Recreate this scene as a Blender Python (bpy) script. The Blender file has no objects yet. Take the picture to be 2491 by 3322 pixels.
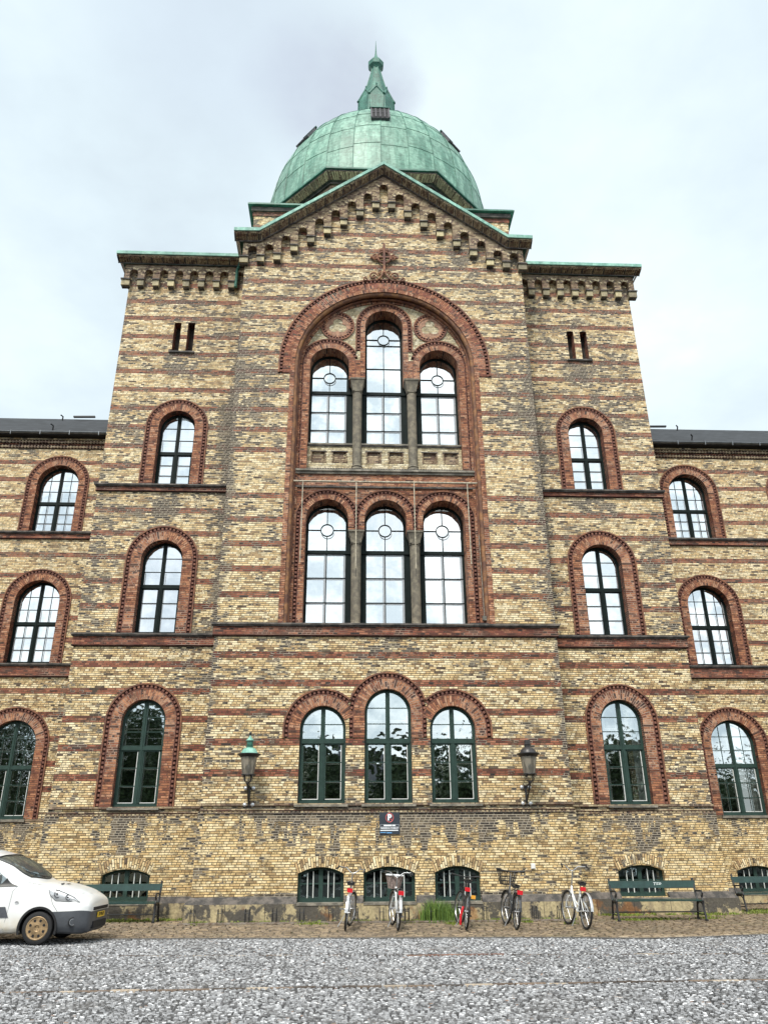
import bpy, math, random
from mathutils import Vector, Matrix
from mathutils.geometry import tessellate_polygon
random.seed(7)
PI = math.pi
sc = bpy.context.scene
COL = sc.collection

# ------------------------------------------------------------------ materials
def nt(name):
    m = bpy.data.materials.new(name); m.use_nodes = True
    t = m.node_tree
    for n in list(t.nodes): t.nodes.remove(n)
    out = t.nodes.new('ShaderNodeOutputMaterial')
    b = t.nodes.new('ShaderNodeBsdfPrincipled')
    t.links.new(b.outputs[0], out.inputs[0])
    return m, t, b

class N:
    """tiny node-graph helper"""
    def __init__(s, t): s.t = t
    def put(s, sock, v):
        if hasattr(v, 'links'): s.t.links.new(v, sock)
        else:
            try: sock.default_value = v
            except Exception: sock.default_value = (*v, 1)
    def m(s, op, a, b=0.0, c=None):
        n = s.t.nodes.new('ShaderNodeMath'); n.operation = op
        s.put(n.inputs[0], a); s.put(n.inputs[1], b)
        if c is not None: s.put(n.inputs[2], c)
        return n.outputs[0]
    def mix(s, f, a, b, mode='MIX'):
        n = s.t.nodes.new('ShaderNodeMix'); n.data_type = 'RGBA'; n.blend_type = mode
        s.put(n.inputs[0], f)
        for i, v in ((6, a), (7, b)):
            if hasattr(v, 'links'): s.t.links.new(v, n.inputs[i])
            else: n.inputs[i].default_value = (*v[:3], 1)
        return n.outputs[2]
    def noise(s, vec, scale, detail=3, rough=.55, dim='3D'):
        n = s.t.nodes.new('ShaderNodeTexNoise'); n.noise_dimensions = dim
        s.put(n.inputs['Vector'], vec); n.inputs['Scale'].default_value = scale
        n.inputs['Detail'].default_value = detail; n.inputs['Roughness'].default_value = rough
        return n.outputs[0]
    def white(s, x, y, z=0.0):
        n = s.t.nodes.new('ShaderNodeTexWhiteNoise'); n.noise_dimensions = '3D'
        s.t.links.new(s.comb(x, y, z), n.inputs['Vector'])
        return n.outputs[0]
    def comb(s, x, y, z):
        n = s.t.nodes.new('ShaderNodeCombineXYZ')
        s.put(n.inputs[0], x); s.put(n.inputs[1], y); s.put(n.inputs[2], z); return n.outputs[0]
    def sep(s, v):
        n = s.t.nodes.new('ShaderNodeSeparateXYZ'); s.t.links.new(v, n.inputs[0]); return n.outputs
    def coord(s, k='Object'):
        return s.t.nodes.new('ShaderNodeTexCoord').outputs[k]
    def pos(s):
        return s.t.nodes.new('ShaderNodeNewGeometry').outputs['Position']
    def ramp(s, f, stops, const=False):
        n = s.t.nodes.new('ShaderNodeValToRGB'); r = n.color_ramp
        r.interpolation = 'CONSTANT' if const else 'LINEAR'
        while len(r.elements) < len(stops): r.elements.new(.5)
        for e, (p, c) in zip(r.elements, stops):
            e.position = p; e.color = (*c, 1) if len(c) == 3 else c
        s.put(n.inputs[0], f); return n.outputs[0]
    def step(s, a, lo, hi):
        n = s.t.nodes.new('ShaderNodeMapRange'); n.interpolation_type = 'SMOOTHSTEP'
        s.put(n.inputs[0], a); s.put(n.inputs[1], lo); s.put(n.inputs[2], hi); return n.outputs[0]
    def bump(s, h, dist, st=1.0):
        n = s.t.nodes.new('ShaderNodeBump'); n.inputs['Strength'].default_value = st
        n.inputs['Distance'].default_value = dist; s.t.links.new(h, n.inputs['Height']); return n.outputs[0]

YEL = [(0, (.78, .60, .33)), (.25, (.90, .76, .50)), (.45, (.68, .49, .25)), (.62, (.85, .70, .44)), (.80, (.54, .37, .19)), (.92, (.33, .22, .12)), (.975, (.12, .085, .06))]
RED = [(0, (.27, .090, .052)), (.3, (.35, .13, .075)), (.5, (.18, .055, .038)), (.7, (.40, .17, .10)), (.85, (.11, .038, .028)), (.95, (.045, .028, .028))]
ORG = [(0, (.37, .155, .078)), (.3, (.46, .215, .115)), (.5, (.29, .11, .06)), (.7, (.48, .26, .16)), (.85, (.18, .065, .038)), (.95, (.085, .04, .028))]
PALE = [(0, (.70, .61, .40)), (.3, (.60, .50, .31)), (.6, (.76, .69, .50)), (.85, (.48, .39, .23))]
DRK = [(0, (.085, .07, .055)), (.3, (.15, .12, .085)), (.55, (.05, .043, .038)), (.8, (.24, .19, .13))]

def brick(name, pal, uv=False, stripes=False, soot=.5, H=.0572, W=.235, low=False):
    m, t, b = nt(name); g = N(t)
    P = g.coord('Object')
    if uv:
        q = g.sep(g.coord('UV')); u, v = q[1], q[0]
        px = g.sep(P)[0]; pz = g.sep(P)[2]
    else:
        q = g.sep(P); u = g.m('ADD', q[0], q[1]); v = q[2]; px = q[0]; pz = q[2]
    row = g.m('FLOOR', g.m('DIVIDE', v, H))
    fv = g.m('FRACT', g.m('DIVIDE', v, H))
    uu = g.m('ADD', g.m('DIVIDE', u, W), g.m('MULTIPLY', row, .37))
    col = g.m('FLOOR', uu); fu = g.m('FRACT', uu)
    split = g.m('GREATER_THAN', g.white(col, row, 3.3), .62)
    half = g.m('GREATER_THAN', fu, .5)
    col = g.m('ADD', col, g.m('MULTIPLY', g.m('MULTIPLY', split, half), .5))
    fh = g.m('FRACT', g.m('MULTIPLY', fu, 2))
    fe = g.m('MULTIPLY', g.m('ABSOLUTE', g.m('SUBTRACT', fu, .5)), 2)       # 1 at stretcher ends
    fe2 = g.m('MULTIPLY', g.m('ABSOLUTE', g.m('SUBTRACT', fh, .5)), 2)
    e1 = g.m('GREATER_THAN', fe, .94)
    e2 = g.m('MULTIPLY', split, g.m('GREATER_THAN', fe2, .90))
    e3 = g.m('GREATER_THAN', g.m('ABSOLUTE', g.m('SUBTRACT', fv, .5)), .385)
    mort = g.m('MINIMUM', g.m('ADD', g.m('ADD', e1, e2), e3), 1.0)
    r1 = g.white(col, row, 0.5); r2 = g.white(col, row, 7.7)
    c = g.ramp(r1, pal, True)
    # sooty weathering : whole bricks turn dark where the soot field, with any painted corner shading, is strong
    Ps = g.comb(g.m('MULTIPLY', g.sep(P)[0], 1.0), g.sep(P)[1], g.m('MULTIPLY', pz, 1.15))
    n1 = g.noise(Ps, .55, 5, .62); n2 = g.noise(Ps, 2.6, 3, .6)
    f = g.m('ADD', g.m('MULTIPLY', g.m('SUBTRACT', n1, .5), 2.4), g.m('ADD', g.m('MULTIPLY', g.m('SUBTRACT', n2, .5), 1.5), g.m('MULTIPLY', g.m('SUBTRACT', g.noise(g.comb(u, 9.0, g.m('MULTIPLY', v, 2.2)), 4.5, 3, .7), .5), 1.6)))
    f = g.m('ADD', f, (soot - .5) * 1.2 + .05)
    if stripes:
        # old runoff stains with their own places: below ledges and pilaster corners, with corner shading painted in beside the towers
        def blob(x, sx, z, sz, k):
            dx = g.m('DIVIDE', g.m('SUBTRACT', g.m('ABSOLUTE', px) if x is not None and x >= 0 else px, x if x is not None else 0), sx) if x is not None else 0.0
            dz = g.m('DIVIDE', g.m('SUBTRACT', pz, z), sz)
            d = g.m('ADD', g.m('MULTIPLY', dx, dx), g.m('MULTIPLY', dz, dz))
            return g.m('MULTIPLY', g.m('MAXIMUM', g.m('SUBTRACT', 1.0, d), 0.0), k*1.5)
        drp = g.step(g.noise(g.comb(u, 2.0, g.m('MULTIPLY', pz, .25)), 3.4, 4, .65), .43, .60)
        lowb = g.m('ADD', blob(1.2, 2.5, 2.1, .75, 1.3), g.m('ADD', blob(3.4, .7, 2.25, .5, 1.0), g.m('ADD', blob(6.5, 1.2, 2.05, .7, 1.1), blob(11.4, 1.4, 2.05, .6, .9))))
        f = g.m('ADD', f, g.m('MULTIPLY', lowb, drp))
        f = g.m('ADD', f, g.m('MULTIPLY', g.m('MULTIPLY', g.m('GREATER_THAN', pz, 2.2), g.m('LESS_THAN', pz, 2.62)), .45))
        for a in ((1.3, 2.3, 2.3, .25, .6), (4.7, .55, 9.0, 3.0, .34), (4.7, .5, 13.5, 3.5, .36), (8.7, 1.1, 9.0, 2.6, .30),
                  (4.8, .5, 1.6, 1.2, .35), (4.65, .28, 4.5, 3.2, .6), (4.72, .30, 12.0, 7.5, .5), (6.55, .75, 11.2, .6, .5), (0, 1.6, 6.45, .5, .35), (6.6, .7, 16.1, .6, .5), (4.6, .8, 19.8, .5, .6),  # tall strips at the tower junctions: corner shading painted as dark bricks
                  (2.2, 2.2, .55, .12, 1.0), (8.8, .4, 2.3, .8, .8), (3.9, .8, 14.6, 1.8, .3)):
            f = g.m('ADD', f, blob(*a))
        f = g.m('ADD', f, g.m('MULTIPLY', g.step(pz, 7.2, 15.0), .22))
        base = g.m('MULTIPLY', g.m('LESS_THAN', pz, 2.4), .12); f = g.m('SUBTRACT', f, base)
        f = g.m('SUBTRACT', f, g.m('MULTIPLY', g.m('GREATER_THAN', g.m('ABSOLUTE', px), 10.2), .25))
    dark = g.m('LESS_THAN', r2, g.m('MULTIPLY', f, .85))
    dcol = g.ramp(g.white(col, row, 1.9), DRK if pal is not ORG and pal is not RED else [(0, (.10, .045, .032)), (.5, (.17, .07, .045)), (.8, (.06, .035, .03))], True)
    if stripes:
        zr = g.m('MULTIPLY', g.m('ADD', row, .5), H)
        def zone(z0, per, th, a, bb):
            fr = g.m('FRACT', g.m('DIVIDE', g.m('SUBTRACT', zr, z0), per))
            s1 = g.m('LESS_THAN', fr, th / per)
            return g.m('MULTIPLY', s1, g.m('MULTIPLY', g.m('GREATER_THAN', zr, a), g.m('LESS_THAN', zr, bb)))
        st = g.m('ADD', zone(3.28, .743, .172, 3.2, 6.6), g.m('ADD', zone(7.905, .743, .172, 7.6, 11.3), zone(12.33, .6935, .172, 12.2, 22.2)))
        rc = g.ramp(r1, RED, True)
        pat = g.step(g.noise(P, .9, 2), .58, .70)
        rc = g.mix(pat, rc, g.ramp(r1, ORG, True))
        c = g.mix(st, c, rc)
        dcol = g.mix(st, dcol, (.085, .035, .03))
    if pal is YEL and stripes: c = g.mix(g.m('MULTIPLY', g.m('LESS_THAN', pz, 2.42), .5), c, g.mix(.5, c, (.72, .52, .22)))
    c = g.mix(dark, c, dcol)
    # grime film and grain
    drip = g.noise(g.comb(u, 5.0, g.m('MULTIPLY', pz, .3)), 3.2, 4, .65)
    c = g.mix(g.m('MULTIPLY', g.m('MINIMUM', g.m('MAXIMUM', f, 0.0), 1.0), g.m('MULTIPLY', g.step(drip, .44, .60), .8)), c, (.06, .05, .04))
    fine = g.noise(P, 38, 3, .7)
    c = g.mix(g.m('MULTIPLY', g.step(n2, .48, .70), .42), c, (.19, .155, .10) if pal in (YEL, PALE) else (.15, .06, .04))
    mid = g.noise(P, 9, 4, .7); c = g.mix(.7, c, g.ramp(mid, [(.38, (.38, .34, .29)), (.48, (.95, .94, .92)), (.60, (1.20, 1.20, 1.20))]), 'MULTIPLY')
    c = g.mix(.6, c, g.ramp(fine, [(.25, (.30, .30, .30)), (.5, (.97, .97, .97)), (.72, (1.3, 1.3, 1.3))]), 'MULTIPLY')
    # mortar: grey brown low down, limey white in the darkened areas
    mc = g.mix(g.m('MAXIMUM', dark, g.m('MULTIPLY', g.step(pz, 5, 12), .45)), (.075, .055, .032), (.46, .40, .31)) if pal in (YEL, PALE) else g.mix(g.step(n1, .45, .6), (.13, .06, .04), (.42, .29, .22))
    c = g.mix(mort, c, mc)
    t.links.new(c, b.inputs['Base Color'])
    b.inputs['Roughness'].default_value = .86
    hgt = g.m('ADD', g.m('SUBTRACT', 1.0, mort), g.m('MULTIPLY', g.m('ADD', fine, r1), .5))
    t.links.new(g.bump(hgt, .012, .9), b.inputs['Normal'])
    return m

def plain(name, c, rough=.6, metal=0, var=.25, sc_=6.0, c2=None, bump=.0, spec=.5, streak=False):
    m, t, b = nt(name); g = N(t); P = g.coord('Object')
    if streak:
        q = g.sep(P); P2 = g.comb(q[0], q[1], g.m('MULTIPLY', q[2], .18))
    else: P2 = P
    n = g.noise(P2, sc_, 5, .62)
    c2 = c2 or tuple(max(0, x * (1 - var * 1.6)) for x in c)
    col = g.mix(g.step(n, .38, .66), c2, c)
    col = g.mix(var, col, g.ramp(g.noise(P, sc_ * 9, 2), [(.3, (.55, .55, .55)), (.7, (1.3, 1.3, 1.3))]), 'MULTIPLY')
    t.links.new(col, b.inputs['Base Color'])
    b.inputs['Roughness'].default_value = rough; b.inputs['Metallic'].default_value = metal
    b.inputs['Specular IOR Level'].default_value = spec
    if bump:
        t.links.new(g.bump(g.noise(P, sc_ * 3, 4), bump), b.inputs['Normal'])
    return m

M = {}
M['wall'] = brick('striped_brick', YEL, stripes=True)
M['red'] = brick('red_brick', ORG, soot=.42)
M['redband'] = brick('red_brick_dull', RED, soot=.75)
M['arch'] = brick('arch_brick', ORG, uv=True, soot=.45, H=.062, W=.30)
M['arch_dull'] = brick('arch_brick_dull', [(0, (.33, .12, .065)), (.3, (.40, .17, .09)), (.5, (.25, .08, .05)), (.7, (.45, .20, .12)), (.85, (.18, .06, .04)), (.95, (.09, .04, .03))], uv=True, soot=.6, H=.062, W=.30)
M['arch_yel'] = brick('arch_brick_yellow', YEL, uv=True, soot=.3, H=.062, W=.30)
M['pale'] = brick('pale_brick', PALE, soot=.1)
M['frieze'] = brick('weathered_brick', [(0, (.40, .32, .20)), (.3, (.30, .235, .15)), (.55, (.46, .38, .245)), (.75, (.20, .15, .105)), (.9, (.11, .09, .07))], soot=.5)
M['frieze_uv'] = brick('slanted_brick', [(0, (.66, .56, .36)), (.3, (.52, .43, .26)), (.5, (.30, .24, .15)), (.7, (.70, .60, .39)), (.85, (.16, .13, .10))], uv=True, soot=.5, H=.062, W=.5)
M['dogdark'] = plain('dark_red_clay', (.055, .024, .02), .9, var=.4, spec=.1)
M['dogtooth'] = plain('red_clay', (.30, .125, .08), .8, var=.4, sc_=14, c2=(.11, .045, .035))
M['roll'] = plain('moulded_red_clay', (.28, .12, .06), .75, var=.35, sc_=5, c2=(.12, .05, .035), bump=.01)
M['tref'] = plain('pinkish_clay', (.46, .26, .17), .8, var=.3, sc_=9, bump=.01)
M['roll_orange'] = plain('moulded_orange_clay', (.33, .16, .065), .75, var=.4, sc_=4, c2=(.13, .06, .04), bump=.01)
M['stone'] = plain('grey_stone', (.30, .27, .22), .85, var=.35, sc_=4, c2=(.13, .12, .10), bump=.01)
M['darkstone'] = plain('dark_weathered_stone', (.15, .13, .115), .85, var=.4, sc_=5, c2=(.05, .047, .045), bump=.01)
M['column'] = plain('olive_stone', (.24, .21, .155), .8, var=.3, sc_=7, c2=(.13, .115, .09), bump=.008)
M['corbel'] = plain('tan_corbel_stone', (.60, .51, .30), .85, var=.4, sc_=1.3, c2=(.22, .19, .13), bump=.01)
M['green'] = plain('green_window_paint', (.030, .062, .052), .55, var=.15, sc_=8, spec=.25)
M['greendark'] = plain('dark_green_window_paint', (.008, .016, .015), .6, var=.2, sc_=8, spec=.15)
M['benchgreen'] = plain('bench_green_paint', (.022, .062, .056), .4, var=.2, sc_=9)
M['white'] = plain('white_paint', (.80, .80, .78), .4, var=.05)
M['iron'] = plain('black_cast_iron', (.022, .023, .026), .5, var=.3, sc_=20)
M['pipe'] = plain('rusty_iron', (.16, .11, .075), .7, var=.5, sc_=12, c2=(.28, .24, .2))
M['rail'] = plain('pale_metal_rail', (.60, .53, .40), .5, var=.3, sc_=10)
M['zinc'] = plain('zinc_gutter', (.23, .25, .27), .45, .5, var=.2)
M['black'] = plain('black_void', (.012, .012, .014), .8, var=.1)
M['slot'] = plain('dark_slot_inside', (.05, .042, .035), .9, var=.4)
M['lead'] = plain('lead_sheet', (.14, .13, .145), .5, .3, var=.3, sc_=12)
M['tin'] = plain('grey_lamp_paint', (.07, .066, .068), .4, .2, var=.3, sc_=14)
M['rubber'] = plain('tyre_rubber', (.018, .018, .02), .75, var=.2, sc_=30)
M['chrome'] = plain('bright_metal', (.50, .50, .51), .35, .9, var=.08)
M['alu'] = plain('silver_paint', (.62, .63, .65), .3, .55, var=.08)
M['whiteframe'] = plain('white_bike_paint', (.78, .80, .80), .25, .1, var=.06)
M['darkframe'] = plain('charcoal_bike_paint', (.05, .052, .056), .3, .3, var=.1)
M['blackplastic'] = plain('black_plastic', (.02, .021, .023), .4, var=.1)
M['greyplastic'] = plain('grey_bumper_plastic', (.085, .092, .105), .45, var=.12, sc_=5)
M['redplastic'] = plain('red_reflector', (.62, .02, .03), .25, var=.05)
M['amber'] = plain('amber_plastic', (.8, .38, .05), .3, var=.05)
M['wicker'] = plain('beige_wicker', (.42, .33, .30), .7, var=.3, sc_=40)
M['leather'] = plain('black_saddle', (.02, .02, .021), .35, var=.1)
M['bronze'] = plain('dusty_hubcap', (.44, .30, .16), .55, .3, var=.3, sc_=9)
M['yellowplate'] = plain('yellow_plate', (.86, .56, .03), .35, var=.05)
M['signface'] = plain('dark_sign_face', (.035, .045, .06), .4, var=.1)
M['signred'] = plain('sign_red', (.62, .12, .12), .4, var=.05)
M['signwhite'] = plain('sign_white', (.85, .88, .92), .4, var=.03)
M['signblue'] = plain('sign_blue', (.15, .4, .75), .4, var=.03)
M['curtain'] = plain('white_net_curtain', (.86, .86, .84), .8, var=.12, sc_=2.0)
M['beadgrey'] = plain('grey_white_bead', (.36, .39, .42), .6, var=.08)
M['barwhite'] = plain('dull_white_bar', (.62, .65, .63), .5, var=.1)
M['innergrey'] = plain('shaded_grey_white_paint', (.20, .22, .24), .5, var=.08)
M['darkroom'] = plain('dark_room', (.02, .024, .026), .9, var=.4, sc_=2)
M['soil'] = plain('earth', (.10, .08, .055), .95, var=.4)
M['graffiti'] = plain('white_scrawl', (.75, .8, .8), .5, var=.05)

def carpaint():
    m, t, b = nt('white_van_paint'); g = N(t); P = g.pos(); z = g.sep(P)[2]
    # road dirt on the sills and lower doors
    d = g.m('MULTIPLY', g.m('SUBTRACT', 1.0, g.step(z, .16, .62)), g.step(g.noise(P, 3, 4), .25, .7))
    c = g.mix(g.m('MULTIPLY', d, .75), (.80, .81, .81), (.62, .50, .30))
    t.links.new(c, b.inputs['Base Color']); b.inputs['Roughness'].default_value = .28
    b.inputs['Coat Weight'].default_value = .5; b.inputs['Coat Roughness'].default_value = .08
    return m
M['van'] = carpaint()

def copper(name, a, bcol, c3, rough=.6):
    m, t, b = nt(name); g = N(t); P = g.coord('Object'); q = g.sep(P)
    st = g.comb(q[0], q[1], g.m('MULTIPLY', q[2], .25))
    n = g.noise(g.comb(q[0], q[1], g.m('MULTIPLY', q[2], .16)), 3.6, 6, .7); n2 = g.noise(P, .8, 3); n3 = g.noise(g.comb(q[0], q[1], g.m('MULTIPLY', q[2], 2.0)), 5, 4, .7)
    c = g.mix(g.step(n, .40, .60), a, bcol)
    c = g.mix(g.m('MULTIPLY', g.step(n2, .45, .7), .5), c, c3)
    c = g.mix(.75, c, g.ramp(n3, [(.36, (.60, .60, .60)), (.5, (1, 1, 1)), (.62, (1.25, 1.25, 1.25))]), 'MULTIPLY')
    at = t.nodes.new('ShaderNodeAttribute'); at.attribute_name = 'shade'
    c = g.mix(.8, c, g.ramp(at.outputs['Fac'], [(0, (.88, .88, .88)), (1, (1.08, 1.08, 1.08))]), 'MULTIPLY')
    t.links.new(c, b.inputs['Base Color']); b.inputs['Roughness'].default_value = rough
    t.links.new(g.bump(n3, .01, .5), b.inputs['Normal'])
    return m
M['copper'] = copper('verdigris_copper', (.10, .235, .175), (.24, .43, .335), (.12, .22, .165), .5)
M['copperdark'] = copper('dark_verdigris', (.03, .13, .095), (.07, .22, .165), (.02, .08, .06), .5)
M['copperedge'] = copper('bright_verdigris', (.15, .36, .29), (.28, .52, .43), (.06, .15, .12), .6)

def glass(name, tint, back):
    m, t, b = nt(name); g = N(t)
    t.nodes.remove(b)
    out = [n for n in t.nodes if n.type == 'OUTPUT_MATERIAL'][0]
    gl = t.nodes.new('ShaderNodeBsdfGlossy'); gl.inputs['Roughness'].default_value = .015
    gl.inputs['Color'].default_value = (*tint, 1)
    P = g.coord('Object')
    oi = t.nodes.new('ShaderNodeObjectInfo'); PP = g.comb(g.m('ADD', g.sep(P)[0], g.m('MULTIPLY', oi.outputs['Random'], 30)), g.sep(P)[1], g.sep(P)[2])
    t.links.new(g.bump(g.noise(PP, 1.3, 3), .06, .22), gl.inputs['Normal'])
    wv = g.noise(PP, .9, 4, .6); rn = g.m('FRACT', g.m('MULTIPLY', oi.outputs['Random'], 7.31))
    t.links.new(g.mix(g.m('MULTIPLY', g.step(wv, .40, .60), g.m('ADD', .25, g.m('MULTIPLY', rn, .65))), tint, tuple(x*.62*k for x, k in zip(tint, (.92, 1.0, 1.07)))), gl.inputs['Color'])
    tr = t.nodes.new('ShaderNodeBsdfTransparent'); tr.inputs[0].default_value = (.9, .95, .93, 1)
    mx = t.nodes.new('ShaderNodeMixShader'); mx.inputs[0].default_value = back
    t.links.new(gl.outputs[0], mx.inputs[1]); t.links.new(tr.outputs[0], mx.inputs[2])
    t.links.new(mx.outputs[0], out.inputs[0]); return m
M['glass'] = glass('window_glass', (1.0, 1.0, 1.0), .20)
M['glasslow'] = glass('ground_floor_glass', (.88, .94, .95), .33)
M['glassbase'] = glass('basement_glass', (.34, .42, .42), .5)
M['carglass'] = glass('van_glass', (.34, .37, .38), .30)
def curtainmat():
    m, t, b = nt('white_net_curtain'); g = N(t); P = g.coord('Object'); oi = t.nodes.new('ShaderNodeObjectInfo'); q = g.sep(P)
    n = g.noise(g.comb(g.m('ADD', q[0], g.m('MULTIPLY', oi.outputs['Random'], 40)), q[1], g.m('MULTIPLY', q[2], .5)), 3.0, 3, .6)
    c = g.mix(g.step(n, .40, .60), (.50, .52, .54), (.92, .92, .90)); c = g.mix(g.m('MULTIPLY', oi.outputs['Random'], .45), c, (.42, .44, .45))
    t.links.new(c, b.inputs['Base Color']); b.inputs['Roughness'].default_value = .8; return m
M['curtain'] = curtainmat()
def lampglass():
    m, t, b = nt('dusty_lamp_glass'); g = N(t)
    P = g.coord('Object'); q = g.sep(P)
    n = g.noise(g.comb(q[0], q[1], g.m('MULTIPLY', q[2], .2)), 14, 4)
    t.links.new(g.mix(g.step(n, .4, .62), (.30, .27, .22), (.13, .12, .10)), b.inputs['Base Color'])
    b.inputs['Roughness'].default_value = .25; b.inputs['Alpha'].default_value = .8
    return m
M['lampglass'] = lampglass()

def leafmat(name, a, bcol):
    m, t, b = nt(name); g = N(t)
    at = t.nodes.new('ShaderNodeAttribute'); at.attribute_name = 'shade'
    t.links.new(g.mix(at.outputs['Fac'], a, bcol), b.inputs['Base Color']); b.inputs['Roughness'].default_value = .6
    return m
M['grass'] = leafmat('grass_blades', (.04, .10, .018), (.20, .31, .06))
M['moss'] = leafmat('moss_and_weeds', (.10, .14, .02), (.26, .31, .05))
M['leaf'] = leafmat('tree_leaves', (.015, .035, .010), (.05, .09, .022))

def slate():
    m, t, b = nt('slate_roof'); g = N(t); q = g.sep(g.coord('Object'))
    v = g.m('DIVIDE', q[2], .16); row = g.m('FLOOR', v)
    u = g.m('ADD', g.m('DIVIDE', q[0], .30), g.m('MULTIPLY', row, .5)); r = g.white(g.m('FLOOR', u), row)
    c = g.ramp(r, [(0, (.016, .018, .022)), (1, (.036, .040, .047))])
    e = g.m('MAXIMUM', g.m('LESS_THAN', g.m('FRACT', v), .1), g.m('LESS_THAN', g.m('FRACT', u), .05))
    c = g.mix(e, c, (.012, .013, .016)); t.links.new(c, b.inputs['Base Color']); b.inputs['Roughness'].default_value = .8
    return m
M['slate'] = slate()

def sett(name, stops, dirt):
    m, t, b = nt(name); g = N(t); P = g.coord('Object')
    at = t.nodes.new('ShaderNodeAttribute'); at.attribute_name = 'shade'
    c = g.ramp(at.outputs['Fac'], stops)
    n = g.noise(P, 32, 4, .7)
    c = g.mix(.8, c, g.ramp(n, [(.34, (.35, .35, .36)), (.5, (.95, .95, .95)), (.64, (1.45, 1.45, 1.45))]), 'MULTIPLY')
    c = g.mix(g.m('MULTIPLY', g.step(g.noise(P, .7, 4), .5, .72), .35), c, dirt)
    t.links.new(c, b.inputs['Base Color']); b.inputs['Roughness'].default_value = .55
    t.links.new(g.bump(n, .012, .8), b.inputs['Normal']); return m
M['linestone'] = sett('brown_channel_stones', [(0, (.05, .04, .035)), (.4, (.14, .10, .075)), (.7, (.26, .19, .14)), (.9, (.55, .46, .36)), (1, (.20, .07, .05))], (.1, .08, .06))
M['sett'] = sett('grey_setts', [(0, (.035, .035, .037)), (.10, (.16, .16, .165)), (.18, (.31, .315, .33)), (.55, (.44, .445, .46)), (.80, (.60, .605, .62)), (.93, (.82, .82, .84)), (.965, (.80, .80, .81)), (.98, (.24, .17, .12)), (1, (.22, .12, .08))], (.15, .14, .13))
M['pave'] = sett('tan_setts', [(0, (.13, .095, .06)), (.4, (.29, .215, .14)), (.8, (.42, .32, .21)), (1, (.55, .46, .34))], (.16, .15, .08))
M['joint'] = plain('sett_joint_grit', (.022, .021, .02), .95, var=.4, sc_=9)
M['jointtan'] = plain('sandy_joint', (.07, .055, .035), .95, var=.5, sc_=6, c2=(.045, .05, .022))
M['kerb'] = plain('dark_kerb_stone', (.16, .155, .15), .8, var=.3, sc_=5)
M['plinth'] = None
def plinthmat():
    m, t, b = nt('stained_plinth_stone'); g = N(t); P = g.coord('Object'); q = g.sep(P)
    u = g.m('ADD', q[0], q[1])
    n = g.noise(g.comb(u, 0.0, g.m('MULTIPLY', q[2], .9)), 1.3, 6, .72); n2 = g.noise(g.comb(u, 3.0, g.m('MULTIPLY', q[2], .35)), 5, 4, .6)
    c = g.mix(g.step(n2, .42, .6), (.46, .38, .22), (.32, .26, .16))
    c = g.mix(g.m('MULTIPLY', g.step(n, .47, .52), .92), c, (.065, .06, .055))
    c = g.mix(g.m('MULTIPLY', g.step(g.noise(P, 1.7, 3), .6, .68), .6), c, (.30, .12, .03))
    c = g.mix(.5, c, g.ramp(g.noise(P, 22, 4), [(.3, (.5, .5, .5)), (.6, (1.15, 1.15, 1.15))]), 'MULTIPLY')
    j = g.m('LESS_THAN', g.m('FRACT', g.m('DIVIDE', g.m('ADD', u, 40.3), .93)), .017)
    c = g.mix(g.m('MULTIPLY', j, .8), c, (.04, .035, .03))
    t.links.new(c, b.inputs['Base Color']); b.inputs['Roughness'].default_value = .85
    t.links.new(g.bump(g.noise(P, 14, 4), .02, .8), b.inputs['Normal']); return m
M['plinth'] = plinthmat()

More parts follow.
